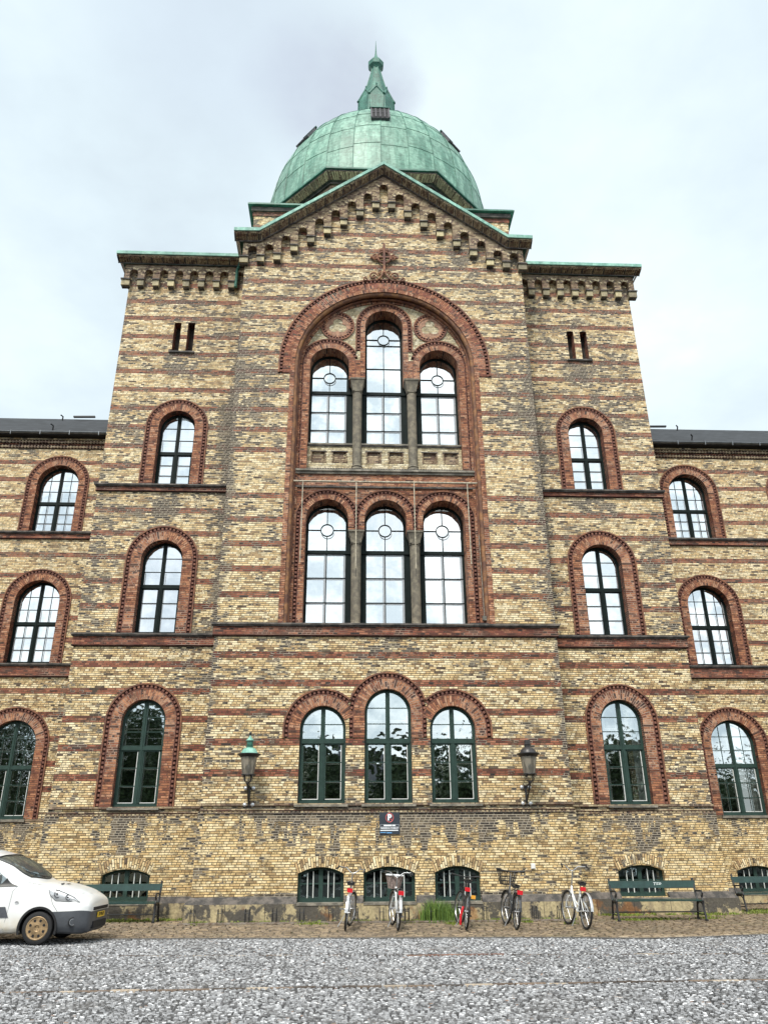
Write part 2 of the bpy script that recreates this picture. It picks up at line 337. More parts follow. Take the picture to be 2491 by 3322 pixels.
# ------------------------------------------------------------------ mesh helper
class MB:
    def __init__(s): s.v = []; s.f = []; s.uv = []; s.mi = []; s.sh = []; s.mats = []
    def mat(s, k):
        if k not in s.mats: s.mats.append(k)
        return s.mats.index(k)
    def face(s, pts, mat=None, uv=None, sh=.5):
        i = len(s.v); s.v += [tuple(p) for p in pts]; s.f.append(tuple(range(i, i + len(pts))))
        s.uv.append(uv if uv else [(0, 0)] * len(pts)); s.mi.append(s.mat(mat) if mat else 0); s.sh.append(sh)
    def box(s, x0, x1, y0, y1, z0, z1, mat=None, sh=.5):
        P = [(x0,y0,z0),(x1,y0,z0),(x1,y1,z0),(x0,y1,z0),(x0,y0,z1),(x1,y0,z1),(x1,y1,z1),(x0,y1,z1)]
        for q in ((0,1,5,4),(1,2,6,5),(2,3,7,6),(3,0,4,7),(4,5,6,7),(3,2,1,0)): s.face([P[i] for i in q], mat, sh=sh)
    def obox(s, c, ax, ay, az, mat=None, sh=.5):
        c = Vector(c); ax, ay, az = Vector(ax), Vector(ay), Vector(az)
        P = [c - ax - ay - az, c + ax - ay - az, c + ax + ay - az, c - ax + ay - az, c - ax - ay + az, c + ax - ay + az, c + ax + ay + az, c - ax + ay + az]
        for q in ((0,1,5,4),(1,2,6,5),(2,3,7,6),(3,0,4,7),(4,5,6,7),(3,2,1,0)): s.face([P[i] for i in q], mat, sh=sh)
    def tube(s, pts, r, n=8, mat=None, closed=False, cap=True):
        pts = [Vector(p) for p in pts]; k = len(pts); rings = []
        rs = r if isinstance(r, (list, tuple)) else [r] * k
        up = None
        for i, p in enumerate(pts):
            if closed: d = pts[(i + 1) % k] - pts[i - 1]
            else: d = pts[min(i + 1, k - 1)] - pts[max(i - 1, 0)]
            d.normalize()
            if up is None:
                up = Vector((0, 0, 1)) if abs(d.z) < .9 else Vector((1, 0, 0))
            a = d.cross(up); 
            if a.length < 1e-5: a = d.cross(Vector((0, 1, 0)))
            a.normalize(); b = a.cross(d).normalized(); up = b
            rings.append([p + (a * math.cos(2*PI*j/n) + b * math.sin(2*PI*j/n)) * rs[i] for j in range(n)])
        base = len(s.v)
        for R in rings: s.v += [tuple(q) for q in R]
        for i in range(k if closed else k - 1):
            i2 = (i + 1) % k
            for j in range(n):
                j2 = (j + 1) % n
                s.f.append((base+i*n+j, base+i*n+j2, base+i2*n+j2, base+i2*n+j)); s.uv.append([(0,0)]*4); s.mi.append(s.mat(mat) if mat else 0); s.sh.append(.5)
        if cap and not closed:
            for R in (list(range(base, base+n)), list(range(base+(k-1)*n, base+k*n))[::-1]):
                s.f.append(tuple(R)); s.uv.append([(0,0)]*n); s.mi.append(s.mat(mat) if mat else 0); s.sh.append(.5)
    def lathe(s, prof, c=(0,0,0), n=24, axis='z', mat=None, a0=0):
        c = Vector(c)
        def P(r, h, a):
            x, y = r*math.cos(a), r*math.sin(a)
            return c + (Vector((x, y, h)) if axis == 'z' else Vector((x, h, y)) if axis == 'y' else Vector((h, x, y)))
        base = len(s.v); k = len(prof)
        for r, h in prof:
            for j in range(n): s.v.append(tuple(P(max(r, 1e-4), h, a0 + 2*PI*j/n)))
        for i in range(k - 1):
            for j in range(n):
                j2 = (j+1) % n
                s.f.append((base+i*n+j, base+i*n+j2, base+(i+1)*n+j2, base+(i+1)*n+j)); s.uv.append([(0,0)]*4); s.mi.append(s.mat(mat) if mat else 0); s.sh.append(.5)
    def build(s, name, mat=None, parent=None, smooth=False, **props):
        me = bpy.data.meshes.new(name); me.from_pydata(s.v, [], s.f)
        mats = s.mats if s.mats else [mat]
        for k in mats: me.materials.append(M[k])
        if s.mats: me.polygons.foreach_set('material_index', s.mi)
        uvl = me.uv_layers.new(name='UVMap'); flat = []
        for u in s.uv:
            for q in u: flat += [q[0], q[1]]
        uvl.data.foreach_set('uv', flat)
        a = me.attributes.new('shade', 'FLOAT', 'FACE'); a.data.foreach_set('value', s.sh)
        if smooth:
            me.polygons.foreach_set('use_smooth', [True] * len(me.polygons))
            try: me.set_sharp_from_angle(angle=math.radians(40))
            except Exception: pass
        me.update()
        o = bpy.data.objects.new(name, me); COL.objects.link(o)
        if parent is not None: o.parent = parent
        for k, v in props.items(): o[k] = v
        return o

def empty(name, loc, label, cat, group=None, rz=0.0):
    o = bpy.data.objects.new(name, None); COL.objects.link(o); o.location = loc; o.rotation_euler = (0, 0, rz)
    o['label'] = label; o['category'] = cat
    if group: o['group'] = group
    o.empty_display_size = .2
    return o

# closed outline helpers (x,z)
def arch_pts(cx, hw, z0, spring, n=20, rise=None):
    """open path: bottom-left, up, round, down to bottom-right. rise: segmental"""
    P = [(cx - hw, z0)]
    if rise is None:
        P += [(cx - hw * math.cos(PI*i/n), spring + hw * math.sin(PI*i/n)) for i in range(n + 1)]
    else:
        R = (hw*hw + rise*rise) / (2*rise); a = math.asin(hw / R)
        P += [(cx + R*math.sin(-a + 2*a*i/n), spring + rise - R + R*math.cos(-a + 2*a*i/n)) for i in range(n + 1)]
    P.append((cx + hw, z0)); return P

def plate(mb, outer, holes, y, depth, mat, revmat=None, back=False):
    """wall face at plane y with holes, jambs going back by depth"""
    polys = [[Vector((p[0], p[1], 0)) for p in outer]] + [[Vector((p[0], p[1], 0)) for p in h] for h in holes]
    flat = [p for q in polys for p in q]
    for t in tessellate_polygon(polys):
        a, b, c = [flat[i] for i in t]
        if (b - a).cross(c - a).z < 0: b, c = c, b
        mb.face([(a.x, y, a.y), (b.x, y, b.y), (c.x, y, c.y)], mat)
    for h in holes:
        if depth <= 0: break
        s = 0
        for i in range(len(h)):
            a, b = h[i], h[(i+1) % len(h)]; L = math.hypot(b[0]-a[0], b[1]-a[1])
            mb.face([(a[0], y, a[1]), (b[0], y, b[1]), (b[0], y+depth, b[1]), (a[0], y+depth, a[1])], revmat or mat, uv=[(s, 0), (s+L, 0), (s+L, depth), (s, depth)])
            s += L

def band(mb, pts_in, pts_out, y0, y1, mat, keep=None):
    """strip between two parallel paths, front at y0, edges going back to y1, UV along the path"""
    s = 0; w = math.hypot(pts_out[0][0]-pts_in[0][0], pts_out[0][1]-pts_in[0][1])
    for i in range(len(pts_in) - 1):
        a, b, c, d = pts_in[i], pts_in[i+1], pts_out[i+1], pts_out[i]
        L = (math.hypot(b[0]-a[0], b[1]-a[1]) + math.hypot(c[0]-d[0], c[1]-d[1])) / 2
        k = max(1, int(L / .25))
        for j in range(k):
            f0, f1 = j/k, (j+1)/k
            A = (a[0]+(b[0]-a[0])*f0, a[1]+(b[1]-a[1])*f0); B = (a[0]+(b[0]-a[0])*f1, a[1]+(b[1]-a[1])*f1)
            D = (d[0]+(c[0]-d[0])*f0, d[1]+(c[1]-d[1])*f0); Cc = (d[0]+(c[0]-d[0])*f1, d[1]+(c[1]-d[1])*f1)
            if keep and not keep((A[0]+Cc[0])/2, (A[1]+Cc[1])/2): continue
            u0, u1 = s+L*f0, s+L*f1
            mb.face([(A[0],y0,A[1]),(D[0],y0,D[1]),(Cc[0],y0,Cc[1]),(B[0],y0,B[1])][::-1], mat, uv=[(u1,0),(u1,w),(u0,w),(u0,0)])
            mb.face([(D[0],y0,D[1]),(D[0],y1,D[1]),(Cc[0],y1,Cc[1]),(Cc[0],y0,Cc[1])], mat, uv=[(u0,0),(u0,.1),(u1,.1),(u1,0)])
            mb.face([(A[0],y0,A[1]),(B[0],y0,B[1]),(B[0],y1,B[1]),(A[0],y1,A[1])], mat, uv=[(u0,0),(u1,0),(u1,.1),(u0,.1)])
        s += L

def teeth(mb, pts, w, y0, y1, step, mat, keep=None):
    """little dog-tooth blocks set along a path"""
    acc = step/2
    for i in range(len(pts) - 1):
        a, b = Vector((pts[i][0], pts[i][1])), Vector((pts[i+1][0], pts[i+1][1])); L = (b-a).length
        if L < 1e-6: continue
        d = (b-a)/L; n = Vector((-d.y, d.x))
        while acc < L:
            p = a + d*acc; acc += step
            if keep and not keep(p.x, p.y): continue
            q1, q2, q3, q4 = p - d*step*.25 - n*w*.45, p + d*step*.25 - n*w*.45, p + d*step*.25 + n*w*.45, p - d*step*.25 + n*w*.45
            F = [(q.x, y0, q.y) for q in (q1, q2, q3, q4)]; Bk = [(q.x, y1, q.y) for q in (q1, q2, q3, q4)]
            mb.face(F, mat)
            for k in range(4): mb.face([F[k], F[(k+1) % 4], Bk[(k+1) % 4], Bk[k]], mat)
        acc -= L

def surround(parent, cx, hw, z0, spring, ro, y, n=24, dog=True, keep=None, zd=None, mat='arch', lift=0.0):
    """red brick surround of an arched opening, standing on wall plane y, out to radius ro"""
    mb = MB(); yf = y - .018 - lift
    A = lambda r, z=None: arch_pts(cx, r, z if z is not None else z0, spring, n)
    rb = ro - .155 if dog else ro
    band(mb, A(hw), A(rb), yf, y + .02, mat, keep)
    o = mb.build('brick_surround', None, parent)
    if dog:
        zz = zd if zd is not None else z0
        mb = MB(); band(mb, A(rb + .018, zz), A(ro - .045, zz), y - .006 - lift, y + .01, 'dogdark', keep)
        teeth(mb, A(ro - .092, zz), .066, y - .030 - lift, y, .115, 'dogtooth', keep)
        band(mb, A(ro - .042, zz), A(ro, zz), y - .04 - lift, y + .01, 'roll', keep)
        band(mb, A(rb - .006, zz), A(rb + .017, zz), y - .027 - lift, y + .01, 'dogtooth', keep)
        mb.build('dogtooth_moulding', None, o)
    return o

# ------------------------------------------------------------------ building
B = empty('barracks_building', (0, 0, 0), 'long striped yellow and red brick building with copper dome, spire and gabled central bay', 'building')
YT, YW = 1.17, 5.1            # tower plane, wing plane

def window(cx, hw, z0, spring, y, style, rowsL=3, rowsU=3, colsL=1, transom=None, rise=None, back='curtain', gmat='glass', fmat='green', room=.34, sill=None, extra=0.0):
    """whole window: frame > pane, inner frame, bars, blind, sill"""
    mb = MB(); yf = y; ft = .07; n = 20
    out = arch_pts(cx, hw, z0, spring, n, rise); 
    inn = arch_pts(cx, hw - ft, z0 + ft, spring, n, rise if rise is None else rise - ft*.3) if rise is None else arch_pts(cx, hw - ft, z0 + ft, spring - ft*.4, n, rise*.8)
    band(mb, inn, out, yf, yf + .06, fmat)
    mb.box(cx-hw, cx+hw, yf-.02, yf+.05, z0, z0+ft, fmat)
    def top(x, off=0.0):
        dx = abs(x - cx)
        if rise is None:
            R = hw - off
            return spring + math.sqrt(max(R*R - dx*dx, 0))
        return spring + rise*(1 - (dx/hw)**2) - off
    if style == 'cross':
        mw = .055
        mb.box(cx-mw, cx+mw, yf-.012, yf+.05, z0+ft, top(cx, ft), fmat)
        mb.box(cx-.016, cx+.016, yf-.03, yf-.01, z0+ft, top(cx, ft), fmat)
        mb.box(cx-hw+ft*.6, cx+hw-ft*.6, yf-.02, yf+.052, transom-.045, transom+.045, fmat)
        sash = .032
        for sx in (-1, 1):
            xa, xb = sorted((cx+sx*mw, cx+sx*(hw-ft)))
            for (za, zb, up) in ((z0+ft, transom-.045, False), (transom+.045, None, True)):
                # casement border
                zt = zb if zb else None
                mb.box(xa, xa+sash, yf+.008, yf+.045, za, zt or top(xa if sx < 0 else xb, ft) if not zt else zt, fmat) if not up else None
                mb.box(xb-sash, xb, yf+.008, yf+.045, za, zt, fmat) if not up else None
                mb.box(xa, xb, yf+.008, yf+.045, za, za+sash, fmat)
                if zt: mb.box(xa, xb, yf+.008, yf+.045, zt-sash, zt, fmat)
                rows = rowsU if up else rowsL
                hi = zt or (top(cx, ft))
                for r_ in range(1, rows):
                    zz = za + (hi-za)*r_/rows
                    xo = hw-ft
                    if up and zz > spring: xo = math.sqrt(max((hw-ft)**2-(zz-spring)**2, 0))
                    x0_, x1_ = sorted((cx+sx*mw, cx+sx*xo))
                    if x1_-x0_ > .03: mb.box(x0_, x1_, yf+.012, yf+.036, zz-.011, zz+.011, fmat)
                if fmat == 'green' and not up: mb.box(xb-sash-.001-.016, xb-sash-.001, yf+.014, yf+.030, za+sash, zt-sash, 'white'); mb.box(xa+sash, xb-sash-.018, yf+.014, yf+.030, za+sash+.001, za+sash+.016, 'white')
                if fmat != 'green':
                    ed = [za + (hi-za)*q_/rows for q_ in range(rows+1)]
                    for q_ in range(rows):
                        if ed[q_+1] > spring: continue
                        for c_ in range(colsL):
                            u0, u1 = xa + (xb-xa)*c_/colsL + .012, xa + (xb-xa)*(c_+1)/colsL - .012
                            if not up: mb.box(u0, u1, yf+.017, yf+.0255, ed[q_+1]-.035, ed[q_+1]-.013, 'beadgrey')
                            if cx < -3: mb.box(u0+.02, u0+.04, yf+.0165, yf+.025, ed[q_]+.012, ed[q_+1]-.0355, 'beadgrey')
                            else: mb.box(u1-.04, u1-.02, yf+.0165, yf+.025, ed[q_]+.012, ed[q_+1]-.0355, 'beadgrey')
                for c_ in range(1, colsL):
                    xx = xa + (xb-xa)*c_/colsL
                    mb.box(xx-.009, xx+.009, yf+.0135, yf+.034, za, (zt if zt else top(xx, ft)), fmat)
    elif style == 'ring':
        mb.box(cx-hw-extra, cx+hw+extra, yf-.03, yf+.052, transom-.05, transom+.05, fmat)
        mb.box(cx-.012, cx+.012, yf-.004, yf+.03, z0+ft, transom-.05, fmat)
        cr = .185; zc = spring - (.19 if rowsU == 1 else -.0) + (0 if rowsU == 1 else -.35)
        zc = rowsL_ring[0]
        mb.box(cx-.012, cx+.012, yf-.004, yf+.03, transom+.05, zc-cr, fmat)
        mb.box(cx-.012, cx+.012, yf-.004, yf+.03, zc+cr, top(cx, ft), fmat)
        for sx in (-1, 1):
            xo = hw-ft if zc < spring else math.sqrt(max((hw-ft)**2-(zc-spring)**2, 0))
            xa, xb = sorted((cx+sx*cr, cx+sx*xo)); mb.box(xa, xb, yf-.002, yf+.03, zc-.012, zc+.012, fmat)
        mb.tube([(cx+cr*math.cos(2*PI*i/24), yf+.013, zc+cr*math.sin(2*PI*i/24)) for i in range(24)], .016, 6, fmat, closed=True)
        for r_ in range(1, rowsL):
            zz = z0+ft + (transom-.05-z0-ft)*r_/rowsL; mb.box(cx-hw+ft, cx+hw-ft, yf-.001, yf+.028, zz-.012, zz+.012, fmat)
        ed = [z0+ft + (transom-.05-z0-ft)*q_/rowsL for q_ in range(rowsL+1)]
        for q_ in range(rowsL):
            for u0, u1 in ((cx-hw+ft, cx-.012), (cx+.012, cx+hw-ft)):
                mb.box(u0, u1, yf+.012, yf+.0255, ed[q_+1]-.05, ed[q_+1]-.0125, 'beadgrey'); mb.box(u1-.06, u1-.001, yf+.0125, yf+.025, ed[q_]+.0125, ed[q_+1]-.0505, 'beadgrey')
        mb.tube([(cx+.02+(cr-.01)*math.cos(2*PI*i/24), yf+.018, zc-.09+(cr-.01)*math.sin(2*PI*i/24)) for i in range(12, 25)], .011, 5, 'beadgrey')
        for r_ in range(1, rowsU):
            lo = transom+.05; hi = zc-cr-.05
            zz = lo + (hi-lo)*r_/(rowsU-1) if rowsU > 1 else 0
            mb.box(cx-hw+ft, cx+hw-ft, yf-.001, yf+.028, zz-.012, zz+.012, fmat)
    elif style == 'base':
        mb.box(cx-.05, cx+.05, yf-.012, yf+.05, z0+ft, top(cx, ft*.6), fmat)
        zt = z0 + (spring+rise-z0)*.52
        for sx in (-1, 1):
            xa, xb = sorted((cx+sx*.05, cx+sx*(hw-ft))); mb.box(xa, xb, yf+.002, yf+.04, zt-.015, zt+.015, fmat)
            mb.box(xa, xb, yf+.002, yf+.04, z0+ft, z0+ft+.035, fmat)
        mb.box(cx-hw, cx+hw, yf-.035, yf-.02, z0-.001, z0+.035, fmat)
    fr = mb.build('window', None, B)
    # pane
    mb = MB(); P = arch_pts(cx, hw-.03, z0+.02, spring, n, rise)
    plate(mb, P, [], yf+.026, 0, gmat); mb.build('pane', None, fr)
    # inner casement, white, with its shade painted in as grey where curtained, and what hangs behind it
    yi = yf + .17
    if style == 'base':
        for sx in (-1, 1):
            for k in (.30, .62):
                mb = MB(); x = cx + sx*(.05 + (hw-.12)*k); mb.box(x-.011, x+.011, yf-.03, yf-.012, z0+ft+.02, top(x, .08), 'barwhite')
                mb.build('window_bar', None, fr)
    else:
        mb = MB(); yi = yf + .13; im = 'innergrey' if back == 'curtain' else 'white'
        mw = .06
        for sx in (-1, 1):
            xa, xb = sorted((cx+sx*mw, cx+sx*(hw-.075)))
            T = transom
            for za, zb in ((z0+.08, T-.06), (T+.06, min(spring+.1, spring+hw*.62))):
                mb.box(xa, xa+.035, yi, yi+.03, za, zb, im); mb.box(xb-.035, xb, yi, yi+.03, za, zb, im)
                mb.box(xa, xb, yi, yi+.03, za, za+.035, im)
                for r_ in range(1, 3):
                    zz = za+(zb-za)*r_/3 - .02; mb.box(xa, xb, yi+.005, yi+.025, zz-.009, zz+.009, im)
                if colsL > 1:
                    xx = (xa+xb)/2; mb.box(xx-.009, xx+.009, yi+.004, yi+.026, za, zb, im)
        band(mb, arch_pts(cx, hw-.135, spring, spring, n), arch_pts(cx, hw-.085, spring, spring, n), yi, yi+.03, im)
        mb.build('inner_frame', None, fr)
    if back == 'curtain':
        mb = MB(); yb = yf + room; k = 26; zt = spring+hw
        for i in range(k):
            xa = cx-hw-.02 + (2*hw+.04)*i/k; xb = cx-hw-.02 + (2*hw+.04)*(i+1)/k
            ya = yb + .02*math.sin(i*1.9); yb2 = yb + .02*math.sin((i+1)*1.9)
            mb.face([(xa, ya, z0), (xb, yb2, z0), (xb, yb2, zt), (xa, ya, zt)], 'curtain')
        mb.build('curtain', None, fr, smooth=True)
    elif back == 'half':
        mb = MB()
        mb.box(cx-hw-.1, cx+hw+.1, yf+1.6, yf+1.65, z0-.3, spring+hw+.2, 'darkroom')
        k = 7
        for sx in (-1, 1):
            for i in range(k):
                xa = cx+sx*(hw-.02-.03*i); xb = cx+sx*(hw-.02-.03*(i+1)); ya = yf+.24+.02*math.sin(i*2.1); yb = yf+.24+.02*math.sin((i+1)*2.1)
                mb.face([(xa, ya, z0), (xb, yb, z0), (xb, yb, spring+hw*.6), (xa, ya, spring+hw*.6)], 'curtain')
        mb.build('curtain', None, fr)
    else:
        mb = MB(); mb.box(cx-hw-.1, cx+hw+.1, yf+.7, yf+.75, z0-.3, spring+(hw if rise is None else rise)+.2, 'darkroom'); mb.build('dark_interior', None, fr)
    if sill:
        s0, s1, yo = sill
        mb = MB(); mb.box(cx-hw-.07, cx+hw+.07, yo, yf+.03, s0, s1, 'stone'); mb.build('sill', None, fr)
    return fr
rowsL_ring = [0]

# --- central bay wall
HB = [(0, .615), (-1.63, .545), (1.63, .545)]          # basement windows cx, hw
GFW = [(-1.665, .585, 4.41), (0, .60, 4.83), (1.665, .585, 4.41)]
mb = MB()
holes = [arch_pts(cx, hw, .44, 1.05, 12, .15) for cx, hw in HB]
plate(mb, [(-4.64, .40), (4.64, .40), (4.64, 2.44), (-4.64, 2.44)], holes, -.045, .24, 'wall')
mb.face([(-4.64, -.045, 2.44), (4.64, -.045, 2.44), (4.60, 0, 2.50), (-4.60, 0, 2.50)], 'frieze')
for sx in (-1, 1): mb.face([(sx*4.64, -.045, .4), (sx*4.64, 2.6, .4), (sx*4.64, 2.6, 2.44), (sx*4.64, -.045, 2.44)], 'wall')
mb.build('basement_wall', None, B)
mb = MB()
holes = [arch_pts(cx, hw, 2.60, sp, 24) for cx, hw, sp in GFW] + [arch_pts(0, 2.80, 7.16, 15.53, 48)]
plate(mb, [(-4.6, 2.44), (4.6, 2.44), (4.6, 20.5), (0, 23.6), (-4.6, 20.5)], holes[:3], 0, .30, 'wall', 'arch') if False else None
polys = [(-4.6, 2.44), (4.6, 2.44), (4.6, 20.45), (4.15, 20.45), (0, 23.55), (-4.15, 20.45), (-4.6, 20.45)]
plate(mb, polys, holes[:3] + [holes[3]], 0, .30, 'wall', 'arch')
for sx in (-1, 1): mb.face([(sx*4.6, 0, 2.4), (sx*4.6, 2.6, 2.4), (sx*4.6, 2.6, 20.5), (sx*4.6, 0, 20.5)], 'wall')
mb.build('central_wall', None, B)
# projecting courses under the ground floor sills
def courses(x0, x1, y, name='brick_course'):
    mb = MB()
    mb.box(x0-.02, x1+.02, y-.05, y+.02, 2.575, 2.625, 'frieze')
    mb.box(x0-.02, x1+.02, y-.062, y+.02, 2.455, 2.475, 'dogdark')
    k = int((x1-x0)/.10)
    for i in range(k):
        x = x0 + (x1-x0)*(i+.5)/k
        mb.box(x-.034, x+.034, y-.058, y+.01, 2.40, 2.452, 'frieze')
    mb.build(name, None, B)
courses(-4.6, 4.6, 0)
def cap_course(x0, x1, y, zt, zb, name='string_course'):
    mb = MB(); mb.box(x0, x1, y-.13, y+.05, zt-.05, zt, 'darkstone'); mb.box(x0+.03, x1-.03, y-.09, y+.05, zt-.085, zt-.0505, 'darkstone')
    mb.box(x0+.05, x1-.05, y-.05, y+.05, zb+.03, zt-.0855, 'redband'); mb.box(x0+.045, x1-.045, y-.062, y+.05, zb, zb+.0295, 'dogdark')
    mb.build(name, None, B)
cap_course(-4.69, 4.69, 0, 7.16, 6.82)
# plinth
def plinth(x0, x1, y, wins, zt=.42, side=0.0):
    mb = MB()
    mb.box(x0-.17, x1+.17, y-.20, y+.3, -.12, zt, 'plinth')
    xs = [x0-.05]
    for cx, hw in sorted(wins): xs += [cx-hw-.01, cx+hw+.01]
    xs.append(x1+.05)
    for i in range(0, len(xs)-1, 2):
        a, b = xs[i], xs[i+1]
        a2 = a-.12 if i == 0 else a; b2 = b+.12 if i+2 >= len(xs) else b
        mb.face([(a2, y-.20, zt+.002), (b2, y-.20, zt+.002), (b, y-.055, zt+.15), (a, y-.055, zt+.15)], 'darkstone')
        if i == 0: mb.face([(a2, y-.20, zt+.002), (a, y-.055, zt+.15), (a, y+.3, zt+.15), (a2, y+.3, zt+.002)], 'darkstone')
        if i+2 >= len(xs): mb.face([(b2, y-.20, zt+.002), (b2, y+.3, zt+.002), (b, y+.3, zt+.15), (b, y-.055, zt+.15)], 'darkstone')
        for xe in (a, b): mb.face([(xe, y-.2, zt+.002), (xe, y-.055, zt+.15), (xe, y, zt+.15), (xe, y, zt+.002)], 'darkstone')
    for cx, hw in wins: mb.box(cx-hw, cx+hw, y-.215, y+.18, zt-.035, zt+.022, 'stone')
    mb.build('plinth', None, B)
plinth(-4.6, 4.6, 0, HB)
def seg_arch(cx, hw, y):
    mb = MB(); band(mb, arch_pts(cx, hw, 1.05, 1.05, 16, .15)[1:-1], [(cx + (p[0]-cx)*1.17, p[1] + .235 - .0*abs(p[0]-cx)) for p in arch_pts(cx, hw, 1.05, 1.05, 16, .15)[1:-1]], y-.012, y+.02, 'arch_yel')
    mb.build('flat_arch', None, B)
for cx, hw in HB:
    window(cx, hw, .44, 1.05, .10, 'base', rise=.15, back='dark', gmat='glassbase'); seg_arch(cx, hw, -.045)
for cx, hw, sp in GFW:
    window(cx, hw, 2.62, sp, .14, 'cross', 3, 2 if cx else 3, 1, 4.11, back='dark', gmat='glasslow', sill=(2.545, 2.60, -.10))
surround(B, -1.665, .585, 4.19, 4.41, 1.02, 0, keep=lambda x, z: x < -.985)
surround(B, 1.665, .585, 4.19, 4.41, 1.02, 0, keep=lambda x, z: x > .985)
surround(B, 0, .60, 4.19, 4.83, 1.04, 0, keep=lambda x, z: abs(x) < .985)

# --- great arched recess
YR = .35; YG = .80
mb = MB(); A = lambda r, z=7.17: arch_pts(0, r, z, 15.53, 56)
band(mb, A(2.80), A(2.94), -.02, .02, 'arch')
band(mb, arch_pts(0, 2.94, 15.14, 15.53, 56), arch_pts(0, 3.17, 15.14, 15.53, 56), -.022, .02, 'arch_dull')
o = mb.build('great_arch', None, B)
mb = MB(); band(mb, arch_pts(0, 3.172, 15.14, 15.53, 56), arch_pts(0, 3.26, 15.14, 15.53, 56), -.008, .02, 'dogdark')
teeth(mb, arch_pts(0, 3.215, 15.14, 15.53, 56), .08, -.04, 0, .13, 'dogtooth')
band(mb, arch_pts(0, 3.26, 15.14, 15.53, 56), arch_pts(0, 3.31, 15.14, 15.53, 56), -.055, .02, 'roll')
mb.build('dogtooth_moulding', None, o)
mb = MB()
P3 = [(p[0], .10, p[1]) for p in A(2.78)]
PP = []
for i in range(len(P3)-1):
    L = math.dist(P3[i], P3[i+1]); k = max(1, int(L/.4)); PP += [tuple(P3[i][j]+(P3[i+1][j]-P3[i][j])*q/k for j in range(3)) for q in range(k)]
PP.append(P3[-1]); mb.tube(PP, .085, 10, 'roll_orange')
PP2 = [(x*.972 if z > 15.53 else x*.972, .24, (z-15.53)*.972+15.53 if z > 15.53 else z) for x, y, z in PP]
mb.tube(PP2, .045, 8, 'roll')
mb.build('roll_moulding', None, o, smooth=True)
band(mb := MB(), A(2.60), A(2.80), .301, YR+.02, 'arch'); mb.build('inner_arch', None, o)

def trio_hole(z0, spS, spC, cap, hs=.615, hc=.61, cs=1.70, xo=2.315):
    P = [(-xo, z0)]
    n = 18; c = -cs
    P += [(c - hs*math.cos(PI*i/n), spS + hs*math.sin(PI*i/n)) for i in range(n+1)]
    P += [(c+hs, cap), (-hc, cap)]
    P += [(-hc*math.cos(PI*i/n), spC + hc*math.sin(PI*i/n)) for i in range(n+1)]
    P += [(hc, cap), (-c-hs, cap)]
    P += [(-c - hs*math.cos(PI*i/n), spS + hs*math.sin(PI*i/n)) for i in range(n+1)]
    P.append((xo, z0)); return P
mb = MB(); plate(mb, [(-2.85, 7.1), (2.85, 7.1), (2.85, 11.80), (-2.85, 11.80)], [trio_hole(7.17, 10.40, 10.40, 10.04)], YR, .5, 'red', 'arch'); mb.build('recess_wall', None, B)
mb = MB(); plate(mb, [(-2.9, 11.79), (2.9, 11.79), (2.9, 18.5), (-2.9, 18.5)], [trio_hole(12.02, 15.72, 17.23, 15.16, cs=1.735, xo=2.35)], YR, .5, 'pale', 'arch'); mb.build('recess_wall', None, B)
rowsL_ring[0] = 10.22
for cx in (-1.70, 0, 1.70):
    window(cx, .615, 7.20, 10.40, YG, 'ring', 3, 1, 1, 9.52, back='curtain', fmat='greendark', extra=.10)
    surround(B, cx, .615, 10.06 if cx == 0 else 7.18, 10.40, .93, YR, keep=(lambda x, z, c=cx: (abs(x) < .855 if c == 0 else (abs(x) > .845 and not (z < 10.06 and abs(x) < 2.0))) ), mat='arch', zd=10.06 if cx == 0 else 7.18)
rowsL_ring[0] = 15.50
for cx in (-1.735, 1.735): window(cx, .615, 12.86, 15.72, YG, 'ring', 3, 1, 1, 14.93, back='curtain', fmat='greendark', extra=.10)
rowsL_ring[0] = 17.02
window(0, .61, 12.86, 17.23, YG, 'ring', 3, 3, 1, 14.93, back='curtain', fmat='greendark', extra=.10)
for cx, kp in ((-1.735, lambda x, z: x < -.9 or z < 15.2 and x < -1.9), (1.735, lambda x, z: x > .9)):
    surround(B, cx, .615, 12.0, 15.72, .97, YR, keep=(lambda x, z, c=cx: (abs(x) > .9) and not (z < 15.18 and abs(x) < 2.0)))
surround(B, 0, .61, 15.18, 17.23, .92, YR, zd=16.25, lift=.004)
# brick piers between the arches, above the capitals
mb = MB()
for sx in (-1, 1):
    mb.box(*sorted((sx*.612, sx*1.115)), YR-.010, YR+.02, 15.18, 15.9, 'red')
mb.build('brick_pier', None, B)
# wide timber posts behind the columns
mb = MB()
for sx in (-1, 1):
    mb.box(*sorted((sx*.60, sx*1.10)), YG+.012, YG+.2, 7.18, 10.06, 'greendark')
    mb.box(*sorted((sx*.60, sx*1.13)), YG+.012, YG+.2, 12.90, 15.18, 'greendark')
mb.build('timber_post', None, B)
